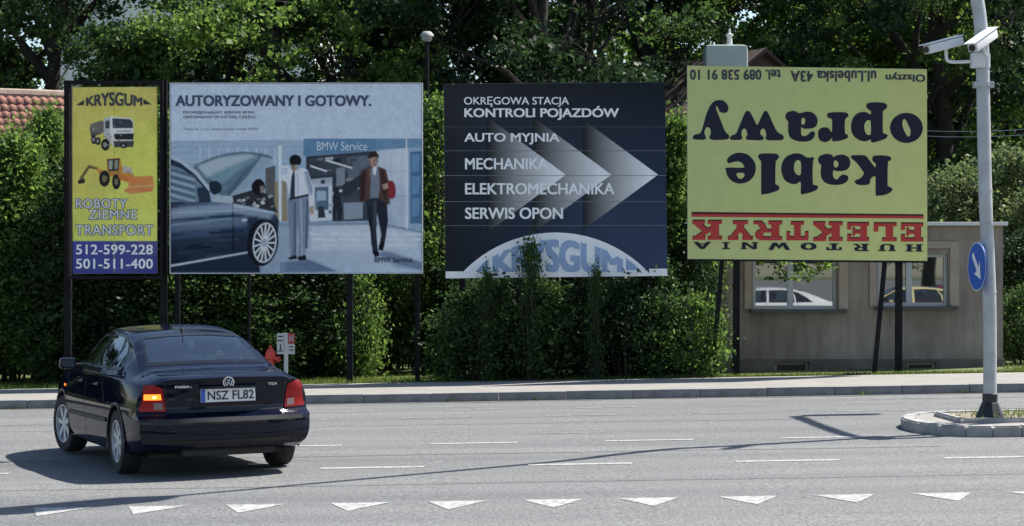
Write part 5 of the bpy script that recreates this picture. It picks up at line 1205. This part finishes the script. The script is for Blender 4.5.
# round keep-right sign, seen almost edge-on
sc_ = P(977.2, 266.5, PD - .12)
sg = empty('keep_right_sign', sc_); sg.rotation_euler = (0, 0, R(-81)); tag(sg, 'round blue sign with white arrow turned sideways on the mast', 'road sign')
MB().lathe([(.275, -.004), (.275, .008)], (0, 0, 0), (0, 1, 0), 40).build('disc', M_SIGNB, sg)
MB().lathe([(.266, 0), (.275, 0)], (0, -.0065, 0), (0, 1, 0), 40, cap=False).build('rim', M_SIGNW, sg)
ar_ = Print
def flatpoly(name, pts, m, par, y): 
    me = bpy.data.meshes.new(name); me.from_pydata([(a, y, b_) for a, b_ in pts], [], [tuple(range(len(pts)))]); me.materials.append(m); me.update(); return link(name, me, par)
def rotp(pts, a): return [(x * math.cos(a) - z * math.sin(a), x * math.sin(a) + z * math.cos(a)) for x, z in pts]
flatpoly('arrow', rotp([(-.19, .032), (.04, .032), (.01, .115), (.19, 0), (.01, -.115), (.04, -.032), (-.19, -.032)], R(-50)), M_SIGNW, sg, -.0075)
MB().box((-.05, .06, 0), (.05, .10, .30)).build('bracket', M_GALV, sg)
# second mast, outside the frame; only its shadow falls into view
m2 = empty('signal_mast', (7.75, 24.75, gz(7.75) + .15)); tag(m2, 'curved signal mast beyond the right edge, its shadow crossing the road', 'mast')
tp = catmull([(7.75, 24.75, .2), (7.75, 24.75, 3.0), (7.75, 24.75, 4.8), (7.74, 24.9, 5.6), (7.73, 25.4, 6.05), (7.71, 27.0, 6.2), (7.68, 28.9, 6.25)], 5, closed=False)
MB().tube(tp, .08, 10).build('pole', M_GALV, m2, world=True, smooth=True)
MB().box((8.1, 28.9, 6.0), (.85, .25, .32), bev=.03).build('signal_head', M_BKP, m2, world=True)
# hydrant and its sign
HD = 33.6; hx = X(270.5, HD); hz = yard(hx, HD) - .01
hy = empty('fire_hydrant', (hx, HD, hz)); tag(hy, 'small red fire hydrant half hidden by the car boot', 'hydrant')
M_HYD = mat('hydrant_red', (0.52, 0.045, 0.03), 0.4, var=.15, scale=9)
MB().lathe([(.11, 0), (.11, .04), (.07, .05), (.065, .46), (.085, .48), (.085, .56), (.07, .60), (.04, .64), (0, .65)], (0, 0, 0), n=16).build('barrel', M_HYD, hy, smooth=True)
for s in (-1, 1): MB().lathe([(.035, .05), (.035, .12), (.048, .12), (.048, .155), (.015, .165), (.015, .185), (0, .185)], (0, 0, .50), (s, -.3, -.25), 12).build('outlet', M_HYD, hy, smooth=True)
MB().lathe([(.02, .64), (.02, .69), (0, .69)], (0, 0, 0), n=6).build('top_nut', M_HYD, hy)
px_ = X(286, 33.4); pz = yard(px_, 33.4) - .03
hs = empty('hydrant_sign', (px_, 33.4, pz)); tag(hs, 'short grey post with white and red plates beside the red hydrant', 'sign')
top = P(0, 333, 33.4).z
MB().box((0, 0, (top - pz) / 2), (.06, .04, top - pz)).build('post', M_GALV, hs)
s_ = 33.4 / F
def plate(xa, ya, xb, yb_, m, name): 
    a, b_ = P(xa, ya, 33.4), P(xb, yb_, 33.4); return MB().box(((a.x + b_.x) / 2 - px_, -.03, (a.z + b_.z) / 2 - pz), (abs(b_.x - a.x), .012, abs(a.z - b_.z))).build(name, m, hs)
M_PLW = mat('plate_grey_white', (0.38, 0.40, 0.41), .5); M_PLR = mat('plate_red', (0.30, 0.035, 0.035), .5)
for (bxp, m, nm) in (((277.2, 333.3, 284, 354), M_PLW, 'plate'), ((288, 333.3, 295, 343.4), M_PLR, 'red_plate'), ((288, 344, 295, 354), M_PLW, 'plate')): plate(*bxp, m, nm)
for (a, b_, c_, d_) in ((278.2, 336, 283.2, 337), (278.2, 340, 283.2, 341), (280.4, 344, 281.2, 350), (278.2, 350.5, 283.2, 351.4)): q_ = plate(a, b_, c_, d_, M_STEEL, 'plate_mark'); q_.location.y = -.009
for (a, b_, c_, d_) in ((289.5, 336, 290.5, 341), (289.5, 338, 293.5, 339), (292.5, 335.4, 293.5, 341)): q_ = plate(a, b_, c_, d_, M_PLW, 'plate_mark'); q_.location.y = -.009
for (a, b_, c_, d_) in ((289.4, 346.3, 293.6, 347.2), (289.4, 349.5, 293.6, 350.4)): q_ = plate(a, b_, c_, d_, M_STEEL, 'plate_mark'); q_.location.y = -.009
# lamp behind the boards
LD = 38.5; lx = X(427, LD); lz = yard(lx, LD)
lp = empty('street_lamp', (lx, LD, lz)); tag(lp, 'thin street lamp with white mushroom cap between the pale and dark billboards', 'street lamp')
lt = P(0, 33, LD).z - lz
MB().tube([(0, 0, -.2), (0, 0, lt - .1)], [.05, .035], 10).build('post', M_STEEL, lp)
MB().lathe([(.06, lt - .16), (.09, lt - .12), (.10, lt - .06)], (0, 0, 0), n=16).build('diffuser', mat('lamp_diffuser', (.3, .3, .29), .5), lp)
MB().lathe([(.125, lt - .06), (.115, lt - .02), (.07, lt + .025), (0, lt + .035)], (0, 0, 0), n=16).build('cap', mat('lamp_cap', (.28, .28, .28), .7), lp, smooth=True)
# overhead wires strung from the dark-roofed house to a pole beyond the frame
up_ = empty('utility_pole', (13.5, 43, yard(13.5, 43))); tag(up_, 'wooden utility pole beyond the right edge carrying two thin wires', 'pole')
MB().tube([(0, 0, -.3), (0, 0, 7.0)], [.13, .10], 10).build('shaft', mat('pole_wood', (.16, .12, .09), .9, var=.2, scale=6), up_, smooth=True); MB().box((0, 0, 5.2), (.9, .1, .1)).build('cross_arm', M_STEEL, up_)
for (ya, yb_, lb) in ((121, 119, 'upper thin wire right of the upside-down billboard'), (126, 125, 'lower thin wire right of the upside-down billboard')):
    a, b_ = P(800, ya - 2, 47.5), P(1172, yb_ - 8, 43); pts_ = [a.lerp(b_, t / 12) - Vector((0, 0, .35 * math.sin(math.pi * t / 12))) for t in range(13)]
    tag(MB().tube(pts_, .007, 4).build('overhead_wire', M_GALV), lb, 'wire', 'overhead wires')
# ------------------------------------------------------------------ trees and shrubs
M_BARK = mat('bark', (0.030, 0.025, 0.020), 0.95, var=.4, scale=8, bump=.6, bscale=20)
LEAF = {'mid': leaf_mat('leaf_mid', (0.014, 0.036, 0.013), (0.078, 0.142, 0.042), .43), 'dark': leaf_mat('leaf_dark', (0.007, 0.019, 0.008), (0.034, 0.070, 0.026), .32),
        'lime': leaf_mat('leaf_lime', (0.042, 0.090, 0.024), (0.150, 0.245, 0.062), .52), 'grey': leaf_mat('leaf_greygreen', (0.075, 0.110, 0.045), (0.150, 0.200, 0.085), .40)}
def leaf_cloud(rg, centres, per, sig, size, flat=.55):
    vs, fs = [], []
    for (c, sg_, n) in centres:
        cs_ = rg.choice((.6, .8, 1.0, 1.0, 1.25, 1.55))
        for _ in range(int(n / cs_ ** 1.3)):
            p_ = Vector((c[0] + rg.gauss(0, sg_), c[1] + rg.gauss(0, sg_), c[2] + rg.gauss(0, sg_ * flat)))
            nr = Vector((rg.gauss(0, .8), rg.gauss(0, .8), rg.gauss(.55, .7))).normalized(); u = nr.orthogonal().normalized(); a = rg.uniform(0, 6.283)
            w_ = nr.cross(u); t = u * math.cos(a) + w_ * math.sin(a); b_ = nr.cross(t); L_ = size * cs_ * rg.uniform(.6, 1.25); W_ = L_ * rg.uniform(.28, .42); k_ = len(vs)
            vs += [p_ - t * L_ * .5, p_ + b_ * W_ - nr * L_ * .06, p_ + t * L_ * .5 - nr * L_ * .12, p_ - b_ * W_ - nr * L_ * .06]; fs.append((k_, k_ + 1, k_ + 2, k_ + 3))
    return vs, fs
def raw(name, vs, fs, m):
    me = bpy.data.meshes.new(name); me.from_pydata(vs, [], fs); me.materials.append(m); me.update(); return me
def tree_meshes(seed, h, cr, nlobe, bare, nclump, per, size, lm):
    rg = random.Random(seed); mb = MB(); tr = 0.026 * h
    lean = Vector((rg.uniform(-.06, .06), rg.uniform(-.06, .06), 1)); tp = [Vector((0, 0, -.3))]
    n = 7
    for i in range(1, n + 1):
        z_ = h * .82 * i / n; tp.append(Vector((lean.x * z_ + rg.uniform(-.12, .12), lean.y * z_ + rg.uniform(-.12, .12), z_)))
    mb.tube(tp, [tr * (1.25 if i == 0 else 1 - .82 * i / n) for i in range(n + 1)], 9)
    cz = bare + (h - bare) / 2; limbs = []
    for i in range(11):
        t = rg.uniform(.28, .92); k_ = min(n - 1, int(t * n)); b0 = tp[k_].lerp(tp[k_ + 1], t * n - k_); a = i * 2.4 + rg.uniform(-.4, .4); rr = cr * rg.uniform(.55, .95) * (1.1 - t * .5)
        e = b0 + Vector((math.cos(a) * rr, math.sin(a) * rr, rg.uniform(.15, .45) * (h - b0.z)))
        m_ = b0.lerp(e, .5) + Vector((rg.uniform(-.3, .3), rg.uniform(-.3, .3), rg.uniform(.1, .5)))
        pts_ = catmull([tuple(b0), tuple(b0.lerp(m_, .5)), tuple(m_), tuple(e)], 3, closed=False); mb.tube(pts_, [tr * .45 * (1 - .85 * j / (len(pts_) - 1)) for j in range(len(pts_))], 6); limbs += [Vector(q_) for q_ in pts_[2:]]
    cs = []; lobes = []
    for _ in range(nlobe):
        d_ = Vector((rg.gauss(0, 1), rg.gauss(0, 1), rg.gauss(0, 1))).normalized() * (rg.uniform(.35, 1.0) ** .5)
        lobes.append((Vector((d_.x * cr, d_.y * cr, cz + d_.z * (h - bare) / 2)), rg.uniform(.35, .85)))
    for (lc, lr) in lobes:
        for _ in range(nclump // nlobe):
            c_ = lc + Vector((rg.gauss(0, lr), rg.gauss(0, lr), rg.gauss(0, lr * .55)))
            cs.append((c_, rg.uniform(.12, .30), int(per * rg.uniform(.4, 1.6))))
    for (c_, _, _) in cs:
        nb = min(limbs, key=lambda q_: (q_ - c_).length_squared)
        if (nb - c_).length < 1.5: mb.tube([nb, nb.lerp(c_, .5) + Vector((rg.uniform(-.15, .15), rg.uniform(-.15, .15), .12)), c_], [.018, .012, .005], 4, cap=False)
    vs, fs = leaf_cloud(rg, cs, per, .35, size)
    t_ = mb.build('trunk', M_BARK, smooth=True, fix=False); tm = t_.data; bpy.data.objects.remove(t_)
    return tm, raw('crown', vs, fs, LEAF[lm])
TREES = {'a': tree_meshes(3, 13, 4.3, 28, 3.2, 560, 62, .145, 'mid'), 'b': tree_meshes(11, 12, 3.7, 30, 2.4, 560, 62, .14, 'dark'),
         'c': tree_meshes(23, 11, 3.5, 30, 2.0, 560, 62, .145, 'lime'), 'd': tree_meshes(31, 14, 4.1, 36, 2.0, 660, 62, .15, 'dark')}
def tree(kind, px, d, sc, rz, label, group='trees behind the billboards', name='leafy_tree', dz=0.0):
    x = X(px, d); r_ = empty(name, (x, d, yard(x, d) + dz), rz); r_.scale = (sc, sc, sc); tag(r_, label, 'tree', group)
    link('trunk', TREES[kind][0], r_); link('crown', TREES[kind][1], r_); return r_
TL = [('a', 62, 53, 1.05, .3, 'leftmost tall tree rising behind the narrow yellow billboard'),
 ('b', 5, 56, 1.05, 1.2, 'dark tree at the top left corner above the tiled roof'),
 ('a', 228, 50, .98, 2.2, 'broad tree with sunlit leaves above the left half of the pale poster'),
 ('c', 282, 46.5, .9, 1.1, 'bright green tree above the middle of the pale poster'),
 ('c', 900, 51, .95, 4.9, 'lime green tree just left of the security cameras'),
 ('b', 345, 48, .95, 4.0, 'dark tree above the right end of the pale poster'),
 ('d', 425, 49, .85, .8, 'dark tree behind the white-capped street lamp'),
 ('d', 520, 46, .85, 2.9, 'dense dark tree above the middle of the navy billboard'),
 ('b', 590, 50, 1.0, 5.0, 'dark tree above the right half of the navy billboard'),
 ('a', 650, 53, .95, 1.7, 'tree with bare dark trunk left of the rooftop box'),
 ('c', 722, 58, 1.2, 3.6, 'bright green tree behind the rooftop box'),
 ('c', 815, 56, 1.15, .5, 'bright green tree above the middle of the upside-down billboard'),
 ('c', 862, 60, 1.2, 2.6, 'bright green tree above the right end of the upside-down billboard'),
 ('d', 950, 50, .9, 4.4, 'dark tree behind the security cameras'),
 ('b', 1010, 54, 1.05, 5.6, 'dark tree filling the top right corner')]
for t in TL: tree(*t)
for i, (px, d, kd) in enumerate(((400, 68, 'b'), (500, 66, 'd'), (985, 64, 'd'), (900, 72, 'b'))):
    tree(kd, px, d, 1.15, i * 1.3, 'dim background tree seen in gaps ' + ('just right of the street lamp', 'above the middle of the navy billboard', 'behind the top of the grey mast', 'above the right corner of the upside-down billboard')[i], 'dim trees in the back row')
# trees behind the viewer, mirrored in the right office window
for (xx, yy, kd, wh_) in ((20.5, -30, 'd', 'middle'), (25, -33, 'b', 'right side'), (18.5, -36, 'b', 'left side')):
    r_ = empty('leafy_tree', (xx, yy, gz(xx)), xx); tag(r_, 'dark tree across the junction mirrored in the ' + wh_ + ' of the right office window', 'tree', 'trees across the junction'); link('trunk', TREES[kd][0], r_); link('crown', TREES[kd][1], r_)
# shrubs
def shrub_meshes(seed, h, w, nclump, per, size, lm, spire=False, low=.05):
    rg = random.Random(seed); mb = MB(); cs = []; ends = []
    for i in range(12):
        a = rg.uniform(0, 6.28); r0 = rg.uniform(0, .15) * w; e = Vector((math.cos(a) * w * rg.uniform(.1, .42), math.sin(a) * w * rg.uniform(.1, .4), h * rg.uniform(.6, .97)))
        b0 = Vector((math.cos(a) * r0, math.sin(a) * r0, -.15)); m_ = b0.lerp(e, .5) + Vector((rg.uniform(-.1, .1), rg.uniform(-.1, .1), h * .08))
        pts_ = catmull([tuple(b0), tuple(m_), tuple(e)], 4, closed=False); mb.tube(pts_, [.028 * (1 - .8 * j / (len(pts_) - 1)) for j in range(len(pts_))], 5); ends += [Vector(q_) for q_ in pts_[1:]]
    while len(cs) < nclump:
        z_ = rg.uniform(low, 1); prof = (1 - z_ ** 2.4) ** .5 * (.72 + .28 * math.sin(z_ * 3.1)) if not spire else (1 - z_) * .95 + .06
        a = rg.uniform(0, 6.283); rr = math.sqrt(rg.random()) * prof * w / 2
        c_ = Vector((math.cos(a) * rr, math.sin(a) * rr, z_ * h))
        if math.sin(c_.x * 3.1 + seed) * math.sin(c_.y * 3 + seed * 2) * math.sin(c_.z * 2.6 + seed * 3) > .3: continue
        cs.append((c_, rg.uniform(.09, .2), int(per * rg.uniform(.5, 1.5))))
    for (c_, _, _) in cs[::2]:
        nb = min(ends, key=lambda q_: (q_ - c_).length_squared); mb.tube([nb, c_], [.01, .004], 3, cap=False)
    vs, fs = leaf_cloud(rg, cs, per, .16, size, .8)
    t_ = mb.build('stem', M_BARK, fix=False); tm = t_.data; bpy.data.objects.remove(t_)
    return tm, raw('foliage', vs, fs, LEAF[lm])
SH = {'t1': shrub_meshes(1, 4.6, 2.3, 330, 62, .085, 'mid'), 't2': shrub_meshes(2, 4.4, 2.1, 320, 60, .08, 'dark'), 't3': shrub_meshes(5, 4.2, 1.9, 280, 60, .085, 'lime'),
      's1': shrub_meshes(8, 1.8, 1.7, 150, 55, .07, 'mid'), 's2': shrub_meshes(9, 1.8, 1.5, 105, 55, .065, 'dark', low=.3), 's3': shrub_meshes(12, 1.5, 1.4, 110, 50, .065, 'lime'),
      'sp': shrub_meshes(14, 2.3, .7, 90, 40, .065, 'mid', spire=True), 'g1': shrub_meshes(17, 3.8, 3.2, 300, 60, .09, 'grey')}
def shrub(kind, px, d, sx, sz, label, group='hedge shrubs along the pavement', rz=None, name='shrub'):
    x = X(px, d); r_ = empty(name, (x, d, yard(x, d)), rz if rz is not None else rnd.uniform(0, 6)); r_.scale = (sx, sx, sz); tag(r_, label, 'shrub', group)
    link('stem', SH[kind][0], r_); link('foliage', SH[kind][1], r_); return r_
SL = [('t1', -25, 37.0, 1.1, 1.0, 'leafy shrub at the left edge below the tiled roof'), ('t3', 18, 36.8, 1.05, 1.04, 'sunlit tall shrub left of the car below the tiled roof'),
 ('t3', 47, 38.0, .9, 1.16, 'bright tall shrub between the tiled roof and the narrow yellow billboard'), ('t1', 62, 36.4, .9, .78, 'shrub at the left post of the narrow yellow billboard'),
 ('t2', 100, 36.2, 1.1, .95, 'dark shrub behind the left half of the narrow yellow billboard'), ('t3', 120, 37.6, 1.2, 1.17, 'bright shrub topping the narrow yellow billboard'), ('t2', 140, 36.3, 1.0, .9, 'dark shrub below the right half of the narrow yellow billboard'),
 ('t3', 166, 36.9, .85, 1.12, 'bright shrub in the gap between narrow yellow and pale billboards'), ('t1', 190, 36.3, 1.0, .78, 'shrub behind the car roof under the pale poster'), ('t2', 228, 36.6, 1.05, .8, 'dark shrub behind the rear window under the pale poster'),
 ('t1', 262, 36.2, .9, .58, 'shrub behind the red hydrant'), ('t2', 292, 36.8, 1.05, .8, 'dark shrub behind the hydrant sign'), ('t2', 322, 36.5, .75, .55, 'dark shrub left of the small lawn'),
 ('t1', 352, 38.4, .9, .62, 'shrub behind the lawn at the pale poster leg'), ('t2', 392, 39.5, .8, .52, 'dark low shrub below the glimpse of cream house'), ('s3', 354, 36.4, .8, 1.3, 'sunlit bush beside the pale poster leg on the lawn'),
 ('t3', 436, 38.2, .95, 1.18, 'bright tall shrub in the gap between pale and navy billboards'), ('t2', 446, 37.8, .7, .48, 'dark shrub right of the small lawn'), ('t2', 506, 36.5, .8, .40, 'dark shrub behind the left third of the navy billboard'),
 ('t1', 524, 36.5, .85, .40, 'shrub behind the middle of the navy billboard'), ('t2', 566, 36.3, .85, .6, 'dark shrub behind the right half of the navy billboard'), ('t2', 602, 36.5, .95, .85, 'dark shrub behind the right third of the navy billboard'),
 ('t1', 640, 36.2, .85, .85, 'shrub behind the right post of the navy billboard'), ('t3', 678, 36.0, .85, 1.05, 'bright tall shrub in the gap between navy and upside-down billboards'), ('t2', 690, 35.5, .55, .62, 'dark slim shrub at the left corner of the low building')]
for t in SL: shrub(*t)
for i, (kd, px, d_, lb) in enumerate((('t2', -88, 37.0, 'first hedge shrub'), ('t1', -150, 37.2, 'second hedge shrub'), ('t2', -215, 36.8, 'third hedge shrub'), ('t3', -280, 37.2, 'fourth hedge shrub'), ('t2', -345, 36.9, 'fifth hedge shrub'), ('t1', -410, 37.1, 'sixth hedge shrub'))):
    shrub(kd, px, d_, 1.2, .95, lb + ' beyond the left edge of the picture', group='unseen hedge added left of the frame')  # unseen shrubs, added to give the car's left flank something to reflect
for (kd, px, d_, lb) in (('b', -140, 52, 'nearer'), ('d', -300, 54, 'farther')): tree(kd, px, d_, 1.0, px, lb + ' tree beyond the left edge of the picture', 'unseen trees added left of the frame')  # unseen trees, added behind those shrubs for the same reflection
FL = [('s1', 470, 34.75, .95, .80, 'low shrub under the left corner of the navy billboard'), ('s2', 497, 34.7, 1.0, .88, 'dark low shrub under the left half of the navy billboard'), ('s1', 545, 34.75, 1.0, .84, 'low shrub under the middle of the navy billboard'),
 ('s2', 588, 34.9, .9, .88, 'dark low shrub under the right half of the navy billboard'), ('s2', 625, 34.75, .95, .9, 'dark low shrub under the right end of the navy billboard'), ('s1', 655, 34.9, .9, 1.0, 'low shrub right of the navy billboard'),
 ('s3', 694, 34.6, .85, .92, 'light green bush at the slanted brace of the upside-down billboard'), ('sp', 530, 34.25, .6, 1.0, 'pointed sapling standing in front of the navy billboard arch', ), ('sp', 487, 34.25, .42, .8, 'short pointed sapling before the left foot of the navy billboard arch'), ('sp', 596, 34.25, .38, .8, 'short pointed sapling before the right foot of the navy billboard arch')]
for t in FL: shrub(*t, group='low shrubs under the navy billboard')
for (kd, px, d, sx, sz, lb) in (('g1', 955, 43.2, 1.0, 1.0, 'pale green bush above the building roof left of the mast'), ('g1', 1012, 43.5, 1.1, 1.1, 'pale green bush right of the mast above the roof corner'), ('g1', 1045, 42, .9, .9, 'pale green bush at the right edge beside the building'), ('t2', 1024, 40, .9, .55, 'dark shrub right of the building corner'), ('s1', 1026, 37.6, .8, .7, 'small low bush at the right edge beside the building')):
    shrub(kd, px, d, sx, sz, lb, group='bushes beside the low building')
# leafy twig hanging below the upside-down board
hb = P(806, 262, 35.2); tw = empty('hanging_branch', (hb.x, hb.y, hb.z)); tag(tw, 'bright leafy branch hanging below the upside-down billboard over the left window', 'branch')
rg = random.Random(77); cs = []
for _ in range(26):
    u = rg.uniform(-.55, .45); cs.append((Vector((u, rg.uniform(-.1, .1), -rg.uniform(0, .42) * (1 - abs(u + .1) * 1.4) + .05)), .05, 9))
MB().tube([(-.62, .05, .16), (-.2, 0, .02), (.1, 0, -.1), (.3, 0, -.22)], [.014, .011, .008, .004], 5).build('twig', M_BARK, tw)
MB().tube([(-1.6, .2, 1.2), (-1.0, .1, .55), (-.62, .05, .16)], [.02, .016, .014], 5).build('limb', M_BARK, tw)
vs, fs = leaf_cloud(rg, cs, 9, .05, .085, 1.0); link('foliage', raw('foliage', vs, fs, LEAF['lime']), tw)
